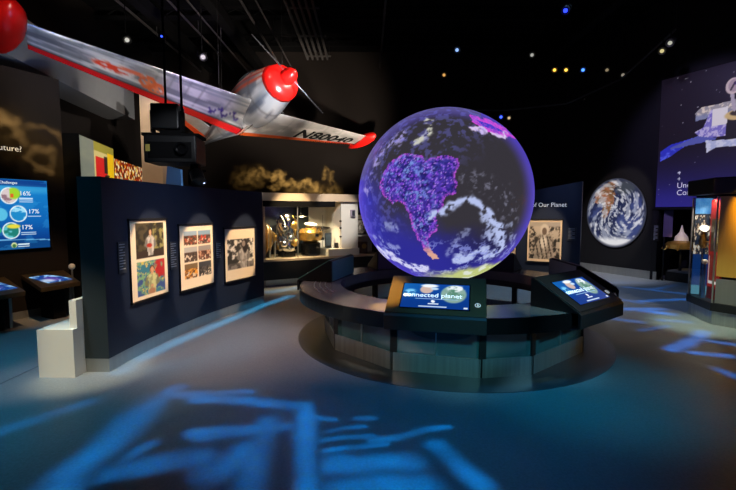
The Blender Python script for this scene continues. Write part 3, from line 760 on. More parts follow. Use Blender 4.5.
def paint_idle(S, T):
    c = flat(S, (14, 50, 110)); return mixc(c, ss(.5, .65, fbm(S * 5, T * 5, s=77)), (70, 150, 180))
def console(ang, label, lettered=True, bez=None):
    r_ = V3((math.cos(math.radians(ang)), math.sin(math.radians(ang)), 0)); tn = (-r_).cross(V3((0, 0, 1)))
    HW = .51
    t = thing('touchscreen_console', ring(ang, 1.95, .752), label, 'touchscreen console', group='wedge consoles on the ring counter')
    pr = [(2.235, .60), (2.235, .745), (2.215, .77), (1.70, 1.075), (1.665, 1.065), (1.665, .753), (2.2, .753), (2.2, .60)]
    bm = B(); sides = []
    for s in (-HW, HW):
        sides.append([bm.verts.new(ring(ang, 0, 0) + r_ * r + tn * s + V3((0, 0, z))) for r, z in pr])
    n = len(pr)
    for i in range(n): bm.faces.new((sides[0][i], sides[0][(i + 1) % n], sides[1][(i + 1) % n], sides[1][i]))
    bm.faces.new(sides[0][::-1]); bm.faces.new(sides[1])
    obj('housing', bm, M_black, t, bev=.006)
    lo = ring(ang, 2.215, .77) - tn * HW; f = Fr(lo, tn, -r_ * .515 + V3((0, 0, .305))); dp = math.hypot(.515, .305); W_ = 2 * HW
    bm = B(); fbox(bm, f, .004, W_ - .004, .004, dp - .004, .0005, .012)
    obj('bezel', bm, bez or M_bronze, t, bev=.004)
    if not lettered:
        bi = Fr(ring(ang, 1.664) + tn * (HW - .02), -tn); obj('back_panel', fbox(B(), bi, 0, 2 * HW - .04, .76, 1.06, .0005, .008), bez or M_black, t)
    x0, x1, y0, y1 = W_ * .15, W_ * .83, dp * .14, dp * .77
    obj('screen_rim', fbox(B(), f, x0 - .012, x1 + .012, y0 - .012, y1 + .012, .012, .015), M_blackgloss, t)
    dpn = pic('display_panel', f, x0, x1, y0, y1, .0165, 90, 54, paint_connected if lettered else paint_idle, M_screen, t)
    if lettered:
        write('connected planet', f, (x0 + x1) / 2 - .03, y0 + (y1 - y0) * .44, .018, .088, M_screenletter, dpn, align='CENTER', bold=.015)
    bt = B(); cx_, cy_ = W_ * .915, dp * .27
    path(bt, [f.p(cx_ + .026 * math.cos(2 * PI * i / 20), cy_ + .026 * math.sin(2 * PI * i / 20), .0155) for i in range(21)], .0035, 6)
    ball(bt, f.p(cx_, cy_ + .012, .014), .006, 8); ball(bt, f.p(cx_, cy_ - .006, .014), .009, 8)
    obj('audio_button', bt, M_letter, t)
    return t
console(-104, 'wedge touchscreen console reading connected planet, facing the viewer at the front of the counter', bez=M_bronze)
console(-52, 'wedge touchscreen console seen at an angle at the right end of the counter', bez=M_black)
console(-3, 'grey-edged wedge console just behind the right touchscreen console', False, M_steel)
console(56, 'wedge console on the far side of the counter behind the globe', False, M_black)
console(109, 'dark purplish wedge console on the far left of the counter beside the globe base', False, mat('purple_grey', rgb(92, 78, 100), .35))  # purple-grey bezel and back panel
console(163, 'wedge console with greenish sheen at the left end of the counter', False, mat('painted_green_sheen', rgb(84, 140, 122), .35))  # greenish light on this console painted as its panel colour

# ================================================================== right partition
FP = Fr((4.0, 10.55, 0), (.9, -.55, 0))
t = thing('straight_partition', FP.p(-.7, 0), 'dark navy partition lettered of Our Planet, behind the globe on the right', 'partition')
bm = B(); pts = [(-2.6, .15), (1.07, .15), (1.07, 2.5), (.05, 2.33), (-2.6, 2.2)]
vs = [[bm.verts.new(FP.p(x, z, cc)) for x, z in pts] for cc in (0, -.16)]
bm.faces.new(vs[0]); bm.faces.new(vs[1][::-1])
for i in range(5): bm.faces.new((vs[0][i], vs[1][i], vs[1][(i + 1) % 5], vs[0][(i + 1) % 5]))
pnl = obj('panel', bm, M_navy, t)
obj('end_panel', fbox(B(), FP, 1.07, 1.10, .15, 2.505, -.165, .005), M_navy, t)
obj('kick_plate', fbox(B(), FP, -2.6, 1.09, 0, .15, -.155, -.005), M_steel, t)
write('of Our Planet', FP, .785, 1.925, .003, .142, M_letter, pnl, align='RIGHT')
framed((3.94, 10.587), (4.6, 10.183), .60, 1.61, paint_p4, 'framed sepia print of a veiled figure under the lettering of the right partition', 50, 70)
framed((3.05, 11.13), (3.70, 10.733), .60, 1.61, paint_p3, 'framed print half hidden by the right edge of the globe')
caption((4.70, 10.122), (4.86, 10.024), 1.13, 1.44, 'dark caption board right of the sepia print')

# ================================================================== round earth picture on the dark wall
FRB2 = Fr((6.73, 13.34, 0), (.4, -.92, 0))
def paint_earth(S, T):
    a = 1.4 * np.exp(-((S - .1) ** 2 + (T + .1) ** 2) * 1.5); X = S * np.cos(a) - T * np.sin(a); Y = S * np.sin(a) + T * np.cos(a)
    c = flat(S, (34, 42, 78)); c = mixc(c, ss(.45, .6, fbm(S * 3, T * 3, s=4)), (62, 74, 126))
    lnd = inpoly(S + (fbm(S * 6, T * 6, s=8) - .5) * .25, T + (fbm(S * 6, T * 6, s=9) - .5) * .25, [(-.75, .5), (-.5, .8), (-.1, .95), (.15, .86), (.02, .62), (.0, .38), (-.12, .1), (-.3, -.2), (-.45, -.1), (-.38, .25), (-.62, .3)])
    c = mixc(c, lnd.astype(float), (172, 112, 82)); c = mixc(c, ss(.5, .6, fbm(S * 8, T * 8, s=14)) * lnd * .8, (120, 90, 60))
    c = mixc(c, ell(S, T, .3, .72, .36, .2, .3) * .8, (74, 80, 84)); c = mixc(c, (np.abs(S - .02 - .5 * (T - .8)) < .03) * (T > .6), (30, 30, 50))
    n = fbm(X * 5.5 + 3, Y * 7, s=21, o=5); c = mixc(c, ss(.52, .62, n) * .7, (190, 195, 208)); n2 = fbm(X * 11, Y * 13, s=25); c = mixc(c, ss(.57, .65, n2) * .8, (232, 232, 236))
    c = mixc(c, ss(-.6, -.82, T + .12 * S * S + .15 * (n - .5)), (236, 236, 238)); c = mixc(c, ss(.9, 1, np.hypot(S, T)), (60, 64, 80)); return c
t = thing('round_earth_picture', FRB2.p(1.0, .75), 'large round picture of the cloud-swirled Earth on the dark right wall', 'wall picture')
ec = Fr(FRB2.p(1.0, 1.77), FRB2.u)
bm = B(); lathe(bm, (0, 0, 0), (0, 0, 1), [(1.0, 0), (1.0, .03)], 64)
bm.transform(Matrix.Translation(ec.p(0, 0, .002)) @ Matrix((ec.u, ec.v, ec.n)).transposed().to_4x4() @ Matrix.Diagonal((.935, 1, 1, 1))); obj('backing_disc', bm, M_black, t)
disc_pic('printed_disc', ec, .99, .033, 44, paint_earth, picmat('glowing_disc', .62, .4, .35), t, .93)  # print given a glow of its own to look brighter
caption(FRB2.p(2.08, 0).xy, FRB2.p(2.27, 0).xy, 1.03, 1.46, 'dark caption board right of the round Earth picture', M_black)

# ================================================================== rover mural over the recess
RO, RE = V3((7.555, 11.34, 0)), V3((8.25, 9.84, 0)); FR_ = Fr(RO, RE - RO); K = .925
def paint_rover(S, T):
    s = S * 3.2; z = 1.93 + T * 3.24                  # metres along the wall / up
    c = flat(S, (26, 20, 34)); c = mixc(c, ss(3.6, 1.9, z), (40, 36, 112)); c = mixc(c, ss(2.6, 2.0, z) * .6, (52, 46, 150)); c = mixc(c, ss(.6, 3, s) * ss(3.4, 5, z) * .5, (40, 36, 70))
    st = noise(s * 16, z * 16, s=3); c = mixc(c, ss(.965, .985, st), (190, 190, 200))
    n = fbm(s * 8, z * 8, s=7); n2 = fbm(s * 18, z * 18, s=17)
    wing = inpoly(s, z, [(.05, 3.1), (.05, 3.35), (.3, 3.5), (.55, 3.54), (.95, 3.62), (1.05, 3.66), (.7, 3.45), (.45, 3.3), (.3, 3.2)]); q = flat(S, (46, 52, 190)); q = mixc(q, ss(.5, .6, n), (84, 96, 230)); c = np.where(wing[:, None], q, c)
    deck = inpoly(s, z, [(.83, 4.18), (.95, 4.28), (1.5, 4.30), (2.4, 4.42), (2.4, 3.9), (1.6, 3.88), (1.52, 4.05), (.84, 3.98)]); q = flat(S, (150, 145, 150)); q = mixc(q, ss(.5, .6, n2), (220, 205, 190)); q = mixc(q, ss(4.16, 4.06, z) * .8, (108, 118, 160)); c = np.where(deck[:, None], q, c)
    body = inpoly(s, z, [(1.15, 4.18), (1.5, 4.2), (1.48, 3.55), (1.0, 3.55), (.84, 3.72), (1.02, 3.8)]); q = flat(S, (120, 110, 190)); q = mixc(q, ss(.48, .6, n2), (190, 180, 220)); q = mixc(q, (s > 1.2) * (z > 3.8), (220, 214, 216)); c = np.where(body[:, None], q, c)
    c = mixc(c, inpoly(s, z, [(.9, 3.62), (1.3, 3.52), (1.28, 3.48), (.7, 3.42), (.3, 3.38), (.3, 3.42)]).astype(float), (86, 92, 170))
    c = mixc(c, ell(s, z, 1.78, 3.98, .34, .13, .1), (205, 176, 120)); c = mixc(c, ell(s, z, 1.8, 4.02, .26, .08, .1), (60, 50, 46))
    c = mixc(c, rect(s, z, 1.5, 3.45, 2.4, 3.86), (30, 26, 34))
    bar = inpoly(s, z, [(1.08, 3.5), (1.25, 3.46), (2.4, 3.42), (2.4, 3.26), (1.3, 3.3), (1.12, 3.2)]); q = flat(S, (206, 208, 226)); q = mixc(q, ss(.5, .62, n) * .6, (150, 160, 205)); c = np.where(bar[:, None], q, c)
    mast = pdist(s, z, [(1.53, 4.64), (1.62, 4.1)], False); c = mixc(c, mast < .035, (170, 160, 172)); c = mixc(c, pdist(s, z, [(1.66, 4.3), (1.9, 4.5)], False) < .02, (120, 110, 120))
    c = mixc(c, ell(s, z, 1.575, 4.63, .15, .18, .05), (196, 176, 176)); c = mixc(c, ell(s, z, 1.59, 4.64, .11, .14, .08), (160, 140, 150)); c = mixc(c, (pdist(s, z, [(1.53, 4.55), (1.6, 4.7)], False) < .02), (70, 60, 70)); c = mixc(c, ell(s, z, 1.61, 4.68, .03, .04, .2), (60, 40, 90))
    for (x, zz) in ((.54, 2.78), (.54, 2.63)): c = mixc(c, ((np.abs(s - x) < .008) & (np.abs(z - zz) < .04)) | ((np.abs(z - zz) < .01) & (np.abs(s - x) < .035)), (200, 200, 225))
    return c
struct('wall_right_bulkhead', fbox(B(), FR_, -.12, 5.2, 1.86, CEIL, -.35, 0), M_darkwall)
t = thing('rover_mural', FR_.p(1.6, 1.93), 'tall purple mural of a rover under a starry sky on the right wall', 'mural')
mp_ = pic('mural_print', FR_, 0, 3.2, 1.93, 5.17, .006, 200, 200, paint_rover, picmat('glowing_mural', .62, .5, .3), t)  # print with emission of its own
obj('mural_frame', fbox(B(), FR_, -.012, 3.212, 1.915, 5.185, .0005, .004), M_matte, t)
write('Und', FR_, .50, 2.40, .009, .19, M_letter, mp_); write('Con', FR_, .50, 2.22, .009, .19, M_letter, mp_)

# recess under the mural
t = thing('recess_plinth', (8.75, 11.5, 0), 'low black plinth with pale lit top in the recess below the rover mural', 'plinth')
bm = B(); prism(bm, [(7.86, 11.28), (8.3, 10.3), (9.2, 10.7), (8.75, 11.9)], 0, .24); obj('block', bm, M_black, t)
bm = B(); prism(bm, [(7.92, 11.28), (8.32, 10.38), (9.1, 10.72), (8.72, 11.8)], .24, .27); obj('top_board', bm, M_grey, t)
t = thing('lander_model', (8.12, 11.12, .275), 'spiky gold and white spacecraft model standing on the low plinth in the recess', 'model')
cx, cy = 8.12, 11.12
obj('stem', tube(B(), (cx, cy, .275), (cx, cy, .85), .03), M_black, t)
bm = B(); lathe(bm, (cx, cy, .82), (0, 0, 1), [(.1, 0), (.34, .04), (.36, .14), (.3, .2), (.12, .24)], 12); obj('body', bm, M_gold, t)
for i in range(8):
    an = 2 * PI * i / 8; obj('leg', tube(B(), (cx + .3 * math.cos(an), cy + .3 * math.sin(an), .93), (cx + .43 * math.cos(an), cy + .43 * math.sin(an), .82), .05, .012, 8), M_gold, t)
bm = B(); lathe(bm, (cx, cy, 1.06), (0, 0, 1), [(.16, 0), (.14, .1), (.05, .22), (.012, .4)], 12); obj('mast', bm, M_white, t)
t = thing('leaning_panel', (7.8, 11.2, 0), 'narrow purple-grey graphic board standing at the left of the recess', 'panel')
f = Fr((7.72, 11.24, 0), (.42, -.2, 0)); obj('board', fbox(B(), f, 0, .2, 1.15, 1.84, -.02, 0), mat('purple_board', rgb(96, 84, 120), .5), t)
obj('post', fbox(B(), f, .02, .05, 0, 1.2, -.05, -.02), M_black, t)

# ================================================================== octagonal display case on the right
OC = V3((6.54, 6.96, 0))
def octp(r, a): return (OC.x + r * math.cos(math.radians(a)), OC.y + r * math.sin(math.radians(a)))
ANG = [166 + 22.5 + 45 * i for i in range(8)]
def octa(r): return [octp(r, a) for a in ANG]
t = thing('octagonal_display_case', OC, 'tall eight-sided glass display case with black canopy and golden panel, cut by the right edge', 'display case')
obj('steel_skirt', prism(B(), octa(1.03), 0, .22), M_steel2, t)
obj('base', prism(B(), octa(1.06), .22, .347), M_black, t)
obj('canopy', prism(B(), octa(1.13), 2.08, 2.34), M_black, t, bev=.02)
obj('canopy_soffit', prism(B(), octa(1.0), 2.05, 2.08), M_matte, t)
for i in range(8):
    p, q = V3((*octp(1.04, ANG[i - 1]), 0)), V3((*octp(1.04, ANG[i]), 0)); f = Fr(p, q - p); L_ = (q - p).length
    na = (166 + 45 * i) % 360
    if i == 1:
        obj('gold_panel', fbox(B(), f, .03, L_ - .06, .78, 2.045, -.05, -.02), mat('golden_sheet', rgb(196, 156, 74), .38, .25, var=.2, stretch=(1, 1, .2)), t, label='golden metal panel')
        obj('lower_panel', fbox(B(), f, .03, L_ - .06, .35, .74, -.05, -.02), M_steel, t)
    else:
        obj('glass_pane', fbox(B(), f, .02, L_ - .02, .348, 2.049, -.014, -.004), M_glass, t)
    obj('corner_post', tube(B(), V3((*octp(1.035, ANG[i]), .348)), V3((*octp(1.035, ANG[i]), 2.05)), .014, seg=8), M_steel, t)
obj('core', prism(B(), octa(.42), .348, 2.05), M_black, t)
# things shown inside it
def paint_redphoto(S, T):
    c = flat(S, (150, 28, 26)); c = sub(ph_market, .1, .42, .95, .8)(c, S, T); c = mixc(c, rect(S, T, .05, .05, .95, .38), (120, 40, 30)); c = mixc(c, rect(S, T, .05, .04, .95, .07) + rect(S, T, .05, .05, .12, .36), (225, 220, 214)); return c
g = Fr((5.76, 7.24, 0), (-.2, -.98, 0))
t = thing('red_photo_panel', g.p(.05, .352), 'upright red panel with photographs inside the octagonal display case', 'panel')
obj('board', fbox(B(), g, 0, .34, .352, 2.0, -.03, 0), M_red, t); pic('graphic', g, .01, .33, .55, 1.98, .003, 24, 90, paint_redphoto, M_glow_graphic, t)
def paint_backdrop(S, T):
    c = flat(S, (16, 26, 40)); c = mixc(c, (T > .84), (40, 120, 200)); c = mixc(c, (T > .84) * fbm(S * 6, T * 9, s=3), (130, 190, 235)); c = mixc(c, (T < .42), (16, 52, 110)); c = mixc(c, (T < .1), (90, 150, 170))
    n = fbm(S * 9, T * 30, s=7); m = (T > .42) * (T < .82); c = mixc(c, m * ss(.5, .58, n), (150, 120, 92)); c = mixc(c, m * ss(.6, .66, n), (225, 215, 200)); c = mixc(c, m * ss(.4, .34, n), (40, 50, 70)); return c
hb = Fr((5.71, 7.53, 0), (.8, -.52, 0))
t = thing('blue_graphic_board', hb.p(.2, .352), 'tall blue graphic board with bright header at the back of the octagonal case', 'panel')
obj('board', fbox(B(), hb, 0, .24, .352, 2.04, -.02, 0), M_black, t); pic('graphic', hb, .005, .235, .36, 2.035, .003, 40, 110, paint_backdrop, M_glow_graphic, t)
t = thing('dish_model', (5.75, 7.365, .352), 'brass instrument model with small dish and struts standing in the octagonal case', 'model')
obj('stand', tube(B(), (5.75, 7.365, .352), (5.75, 7.365, 1.2), .014), M_chrome, t)
obj('dish', lathe(B(), (5.75, 7.365, 1.5), (-.4, -.8, .5), [(.015, 0), (.035, .012), (.06, .03), (.066, .05)], 20), M_white, t)
bm = B(); lathe(bm, (5.75, 7.365, 1.18), (0, 0, 1), [(.03, 0), (.055, .05), (.05, .16), (.02, .34)], 12)
for i in range(5):
    an = i * 1.3; tube(bm, (5.75, 7.365, 1.28), (5.75 + .06 * math.cos(an), 7.30 + 0.06 * math.sin(an), 1.2 + .1 * (i % 3)), .012, seg=6)
obj('body', bm, M_brass, t)
t = thing('round_white_model', (5.685, 7.215, .352), 'small white ball-shaped model on a blue stand low in the octagonal case', 'model')
obj('stand', tube(B(), (5.685, 7.215, .352), (5.685, 7.215, .92), .03, .02), M_blueplain, t); obj('ball', ball(B(), (5.685, 7.215, .962), .045), M_white, t, True)
# ================================================================== the aeroplane hanging from the ceiling
A_, B_ = V3((-5.232, 6.78, 4.681)), V3((-5.425, 7.08, 4.393))          # right wing tip: leading / trailing edge
C_, D_ = V3((-2.567, 9.45, 4.231)), V3((-3.375, 10.05, 3.723))         # right wing root
E_, F_ = V3((-2.012, 10.147, 4.06)), V3((-2.758, 10.575, 3.622))       # left wing root
G_, H_ = V3((-.039, 13.148, 4.079)), V3((-.431, 13.44, 3.857))         # left wing tip
NO, TA = V3((-1.60, 9.22, 4.67)), V3((-4.535, 12.0, 3.69))
AX = (TA - NO).normalized()
UP = V3((-.02, .16, .98)); UP = (UP - AX * UP.dot(AX)).normalized()
SD = UP.cross(AX)                                                       # sideways
if SD.x > 0: SD = -SD                                                   # towards the right wing (photo left)
plane = thing('airplane', (-3.0, 10.2, 3.4), 'silver and red propeller aeroplane hanging from the ceiling above the exhibits', 'airplane')
def wing(name, rLE, rTE, tLE, tTE, paint, th=.11):
    ns, nc = 90, 26
    lo = [0.5 * (1 + math.cos(PI * i / nc)) for i in range(nc + 1)]     # 1..0 lower TE->LE
    prof = [(s, -1) for s in lo] + [(s, 1) for s in lo[::-1][1:-1]]
    nrm = (rLE - rTE).cross(tLE - rLE).normalized()
    if nrm.z < 0: nrm = -nrm
    P, S, T, Q = [], [], [], []
    for j in range(ns + 1):
        f = j / ns; le = rLE.lerp(tLE, f); te = rTE.lerp(tTE, f); ch = (te - le).length
        for s, sg in prof:
            yt = 5 * th * ch * (.2969 * math.sqrt(s) - .126 * s - .3516 * s * s + .2843 * s ** 3 - .1036 * s ** 4) * (.75 if sg < 0 else 1.1)
            P.append(tuple(le.lerp(te, s) + nrm * yt * sg)); S.append(s); T.append(f); Q.append(sg)
    n = len(prof)
    faces = [(j * n + i, j * n + (i + 1) % n, (j + 1) * n + (i + 1) % n, (j + 1) * n + i) for j in range(ns) for i in range(n)]
    faces += [tuple(range(n)), tuple(range(ns * n, ns * n + n))[::-1]]
    o = paintmesh(name, P, faces, paint(np.array(S), np.array(T), np.array(Q)), M_wing, plane, smooth=True)
    return o, nrm
def paint_rw(S, T, Q):
    n = fbm(S * 4, T * 9, s=5); c = flat(S, (150, 152, 158)); c = mixc(c, ss(.4, .65, n), (190, 192, 196)); c = mixc(c, ss(.45, 1, T) * .5, (96, 102, 112)); c = mixc(c, (np.abs(np.sin(T * 44)) > .985) * .5, (110, 112, 116)); c = mixc(c, ss(.62, 1, T) * .35, (110, 120, 135))  # darker towards the tip: weaker light painted into the wing
    c = mixc(c, (np.abs(S - .3) < .02) * .5, (120, 122, 126)); c = mixc(c, ss(.5, .62, fbm(S * 13, T * 3.5, s=35)) * .6, (228, 230, 234)); c = mixc(c, ss(.5, .38, fbm(S * 11, T * 3, s=37)) * .6, (84, 90, 102))  # pale and dark streaks: metal sheen painted into the colour
    # painted stickers on the underside
    c = mixc(c, ell(S, T, .45, .70, .22, .085, .15), (214, 214, 212)); c = mixc(c, ell(S, T, .45, .71, .13, .07, .2) * ss(.35, .5, fbm(S * 12, T * 30, s=9)), (214, 66, 40)); c = mixc(c, ell(S, T, .36, .63, .07, .05, .2), (226, 120, 90))
    for cx, cy in ((.5, .555), (.62, .51)):
        d = np.hypot((S - cx) / .2, (T - cy) / .042); c = mixc(c, (np.abs(d - .75) < .2) * .9, (214, 104, 60)); c = mixc(c, d < .35, (220, 130, 90))
    sc = np.abs((S - .55) - .1 * np.sin(T * 90) - .3 * (T - .16)); c = mixc(c, (sc < .045) * (T > .07) * (T < .25) * .9, (60, 44, 120))
    c = mixc(c, (S > .80), (196, 26, 34)); c = mixc(c, (S > .80) * ss(.7, .3, T) * ss(0, .3, T) * .6, (214, 60, 30)); c = mixc(c, (np.abs(S - .79) < .012), (70, 66, 66))
    return c
def paint_lw(S, T, Q):
    n = fbm(S * 5, T * 9, s=15); c = flat(S, (170, 168, 164)); c = mixc(c, ss(.42, .62, n), (212, 208, 202)); c = mixc(c, (np.abs(np.sin(T * 20)) > .99) * .3, (130, 128, 126)); c = mixc(c, (S < .3) * .5, (190, 188, 186))
    c = mixc(c, (S > .86), (214, 92, 40)); c = mixc(c, (S > .86) * ss(.5, .9, T), (205, 50, 30)); c = mixc(c, T > .985, (60, 60, 62)); return c
mLE, mTE = (C_ + E_) / 2, (D_ + F_) / 2
def ext(r, t, k): return r + (r - t).normalized() * k
CL = (C_ - E_).length / 2 + .04
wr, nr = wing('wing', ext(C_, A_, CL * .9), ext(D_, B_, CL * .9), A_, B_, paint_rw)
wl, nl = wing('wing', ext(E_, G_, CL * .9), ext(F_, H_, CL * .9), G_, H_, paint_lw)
wr['label'] = 'right wing with red trailing edge and stickers'; wl['label'] = 'left wing with registration letters'
bs = F_.lerp(E_, .24) - nl * .06; be = H_.lerp(G_, .22) - nl * .045; fl = Fr(bs, be - bs, (E_ - F_))
MW[wl] = MW[plane]
def sub_of(o, par):                      # make a mesh a sub-part (its own matrix stays identity inside the plane)
    o.parent = par; return o
def on_lower(t, h):                      # t along the span, h up the chord from the trailing edge
    le = E_.lerp(G_, t); te = F_.lerp(H_, t); sc_h = 1 - h; ch = (te - le).length
    yt = 5 * .11 * ch * (.2969 * math.sqrt(sc_h) - .126 * sc_h - .3516 * sc_h ** 2 + .2843 * sc_h ** 3 - .1036 * sc_h ** 4) * .75
    return le.lerp(te, sc_h) - nl * (yt + .006)
tw = write('N80040', None, .28, .20, 0, .62, M_blackletter, wl, shear=.1, xs=.30, bold=.03, fmap=on_lower)
def tank(p0, r, L, side, lab):
    bm = lathe(B(), p0 - AX * L * .45, AX, [(.01, 0), (r * .55, L * .06), (r * .85, L * .16), (r, L * .3), (r, L * .5), (r * .8, L * .7), (r * .45, L * .88), (.015, L)], 24)
    return obj('tip_tank', bm, M_red, plane, True, label=lab)
tank(A_.lerp(B_, .45) + (A_ - C_).normalized() * .14 + V3((-.14, 0, .06)), .25, 1.45, 1, 'red tip tank of the right wing')
tank(G_.lerp(H_, .45) + (G_ - E_).normalized() * .12, .16, 1.2, -1, 'red tip tank of the left wing')
def fus_ring(t, r, ry, off=0., seg=40):
    c = NO + AX * t + UP * off
    return [c + SD * r * math.sin(2 * PI * i / seg) + UP * ry * math.cos(2 * PI * i / seg) for i in range(seg)]
st = [(.45, .40, .41, 0), (.85, .47, .52, .0), (1.15, .51, .57, .02), (1.55, .51, .57, .02), (2.0, .45, .51, .0), (2.6, .34, .38, 0), (3.2, .22, .24, 0), (3.7, .13, .14, 0), (4.1, .06, .07, 0), (4.18, .01, .01, 0)]
tt = np.linspace(.45, 4.18, 64); rr = np.interp(tt, [s[0] for s in st], [s[1] for s in st]); ry = np.interp(tt, [s[0] for s in st], [s[2] for s in st])
P, F4, S, T = [], [], [], []
for j, t in enumerate(tt):
    for i, p in enumerate(fus_ring(t, rr[j], ry[j])): P.append(tuple(p)); S.append(i / 40.); T.append(t)
for j in range(len(tt) - 1):
    for i in range(40): F4.append((j * 40 + i, j * 40 + (i + 1) % 40, (j + 1) * 40 + (i + 1) % 40, (j + 1) * 40 + i))
S, T = np.array(S), np.array(T); an = np.minimum(S, 1 - S) * 360
c = flat(S, (152, 158, 168)); c = mixc(c, ss(.35, .6, fbm(S * 22, T * .9, s=4)), (216, 220, 226)); c = mixc(c, ss(.55, .7, fbm(S * 18, T * 1.1, s=14)) * .8, (96, 106, 126)); c = mixc(c, (an < 66) * (T < 2.6), (212, 52, 30)); c = mixc(c, (np.abs(an - 56) < 5) * (T < 2.6), (226, 216, 206)); c = mixc(c, (np.abs(an - 80) < 3) * (T < 2.6), (210, 90, 50)); c = mixc(c, (np.abs(np.sin(T * 5)) > .99) * .4, (100, 100, 105))  # grey streaks: metal reflections and highlights painted into the colour
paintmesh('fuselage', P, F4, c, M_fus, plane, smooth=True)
bm = B(); prev = None
for t, r, o in ((.16, .17, .0), (.2, .28, -.01), (.26, .36, -.02), (.34, .39, -.02), (.46, .415, 0)):
    cur = [bm.verts.new(p) for p in fus_ring(t, r, r, o)]
    if prev:
        for i in range(40): bm.faces.new((prev[i], prev[(i + 1) % 40], cur[(i + 1) % 40], cur[i]))
    else: bm.faces.new(cur)
    prev = cur
bm.faces.new(prev)
cw = obj('cowling', bm, M_red, plane, True)
bm = B()
for sgn in (-1, 1): lathe(bm, NO + AX * .222 + SD * .2 * sgn - UP * .05, AX, [(.075, 0), (.075, .03)], 16)
obj('air_intake', bm, M_matte, cw)
sp_ = obj('spinner', lathe(B(), NO - AX * .14, AX, [(.01, 0), (.07, .03), (.13, .1), (.165, .2), (.17, .31)], 28), M_red, plane, True)
pd = V3((1.0, .66, -.99)); pd = (pd - AX * pd.dot(AX)).normalized(); pw = pd.cross(AX)
for sgn in (-1, 1):
    bm = B(); prev = None
    for t, wd, tw_ in ((.1, .02, .9), (.3, .034, .9), (.6, .036, .8), (.9, .026, .7), (1.04, .012, .6)):
        cc = NO + AX * .08 + pd * t * sgn; q = (pw * math.cos(tw_) + AX * math.sin(tw_)) * wd; e = (AX * math.cos(tw_) - pw * math.sin(tw_)) * .009
        cur = [bm.verts.new(cc + q + e), bm.verts.new(cc + q - e), bm.verts.new(cc - q - e), bm.verts.new(cc - q + e)]
        if prev:
            for i in range(4): bm.faces.new((prev[i], prev[(i + 1) % 4], cur[(i + 1) % 4], cur[i]))
        else: bm.faces.new(cur)
        prev = cur
    bm.faces.new(prev)
    obj('propeller_blade', bm, mat('dark_blade', rgb(70, 72, 78), .3, .5), sp_)
bm = B(); ball(bm, (0, 0, 0), 1, 24)
Mx = Matrix.Translation(NO + AX * 1.6 + UP * .42) @ Matrix((SD, AX, UP)).transposed().to_4x4() @ Matrix.Diagonal((.33, .75, .3, 1)); bm.transform(Mx)
obj('canopy', bm, mat('smoked_canopy', rgb(60, 66, 72), .12, var=.2), plane, True)
for sgn, tip in ((1, V3((-5.218, 11.3, 4.594))), (-1, V3((-3.9, 12.76, 4.42)))):
    r0, r1 = NO + AX * 3.4 + UP * .06, NO + AX * 4.05 + UP * .03; n = (r1 - r0).cross(tip - r0).normalized() * .02
    tl, tr = tip - AX * .28, tip + AX * .22
    def quad(a, b_, c_, d_):
        bm = B(); u = [bm.verts.new(p + n) for p in (a, b_, c_, d_)]; l = [bm.verts.new(p - n) for p in (a, b_, c_, d_)]
        bm.faces.new(u); bm.faces.new(l[::-1])
        for i in range(4): bm.faces.new((u[i], l[i], l[(i + 1) % 4], u[(i + 1) % 4]))
        return bm
    fin = obj('tail_fin', quad(r0, r0.lerp(r1, .68), tl.lerp(tr, .62), tl), M_alu, plane)
    obj('ruddervator', quad(r0.lerp(r1, .69), r1, tr, tl.lerp(tr, .64)), M_orange, fin)
for p in (C_.lerp(A_, .12) + V3((-.3, .3, .02)), E_.lerp(G_, .12) + V3((-.3, .2, .05)), NO + AX * 3.0 + UP * .26):
    obj('suspension_cable', tube(B(), p, (p.x, p.y, CEIL), .006, seg=5), M_black, plane)

# ================================================================== ceiling rig
t = thing('hanging_projector', (-2.95, 6.75, 2.5), 'large black projector hung on two poles in front of the aeroplane wing', 'projector')
pf = Fr((-3.32, 6.45, 2.54), (.97, .12, 0))
obj('body', fbox(B(), pf, 0, .74, 0, .40, -.6, 0), M_black, t, bev=.015)
bm = B(); fbox(bm, pf, .06, .68, .06, .3, 0, .006)
obj('grille', bm, M_matte, t)
obj('lens', lathe(B(), pf.p(.55, .2, .0), pf.n, [(.09, 0), (.09, .08), (.07, .08), (.06, .03)], 24), M_blackgloss, t)
obj('rating_label', fbox(B(), pf, .03, .09, .16, .26, .006, .009), mat('yellow_label', rgb(200, 180, 90), .5), t)
obj('mounting_frame', fbox(fbox(B(), pf, -.04, .78, .40, .44, -.5, -.04), pf, .2, .5, .44, .49, -.35, -.1), M_matte, t)
obj('upper_unit', fbox(B(), pf, .1, .5, .50, .87, -.36, -.02), M_black, t, bev=.02)
obj('unit_bracket', fbox(fbox(B(), pf, .07, .1, .46, .78, -.25, -.1), pf, .5, .53, .46, .78, -.25, -.1), M_matte, t)
for x in (.27, .50): obj('pole', tube(B(), pf.p(x, .45, -.2), pf.p(x, CEIL - 2.54, -.2), .018, seg=10), M_matte, t)
t = thing('moving_light', (-2.62, 6.7, 2.2), 'black stage light with tiny bright lamps below the hanging projector', 'stage light')
obj('clamp', fbox(B(), pf, .6, .72, -.1, .0, -.35, -.2), M_matte, t)
obj('arm', tube(fbox(B(), pf, .56, .6, -.32, -.08, -.32, -.22), pf.p(.58, -.1, -.27), pf.p(.82, -.1, -.27), .02), M_matte, t)
obj('head', lathe(B(), pf.p(.66, -.1, -.27), (.4, -.5, -.8), [(.06, 0), (.1, .04), (.1, .2), (.115, .24)], 16), M_black, t)
obj('lamp', ball(B(), pf.p(.80, -.285, -.2), .018, 10), lensmat('moving_lamp', (190, 200, 255), 4), t)
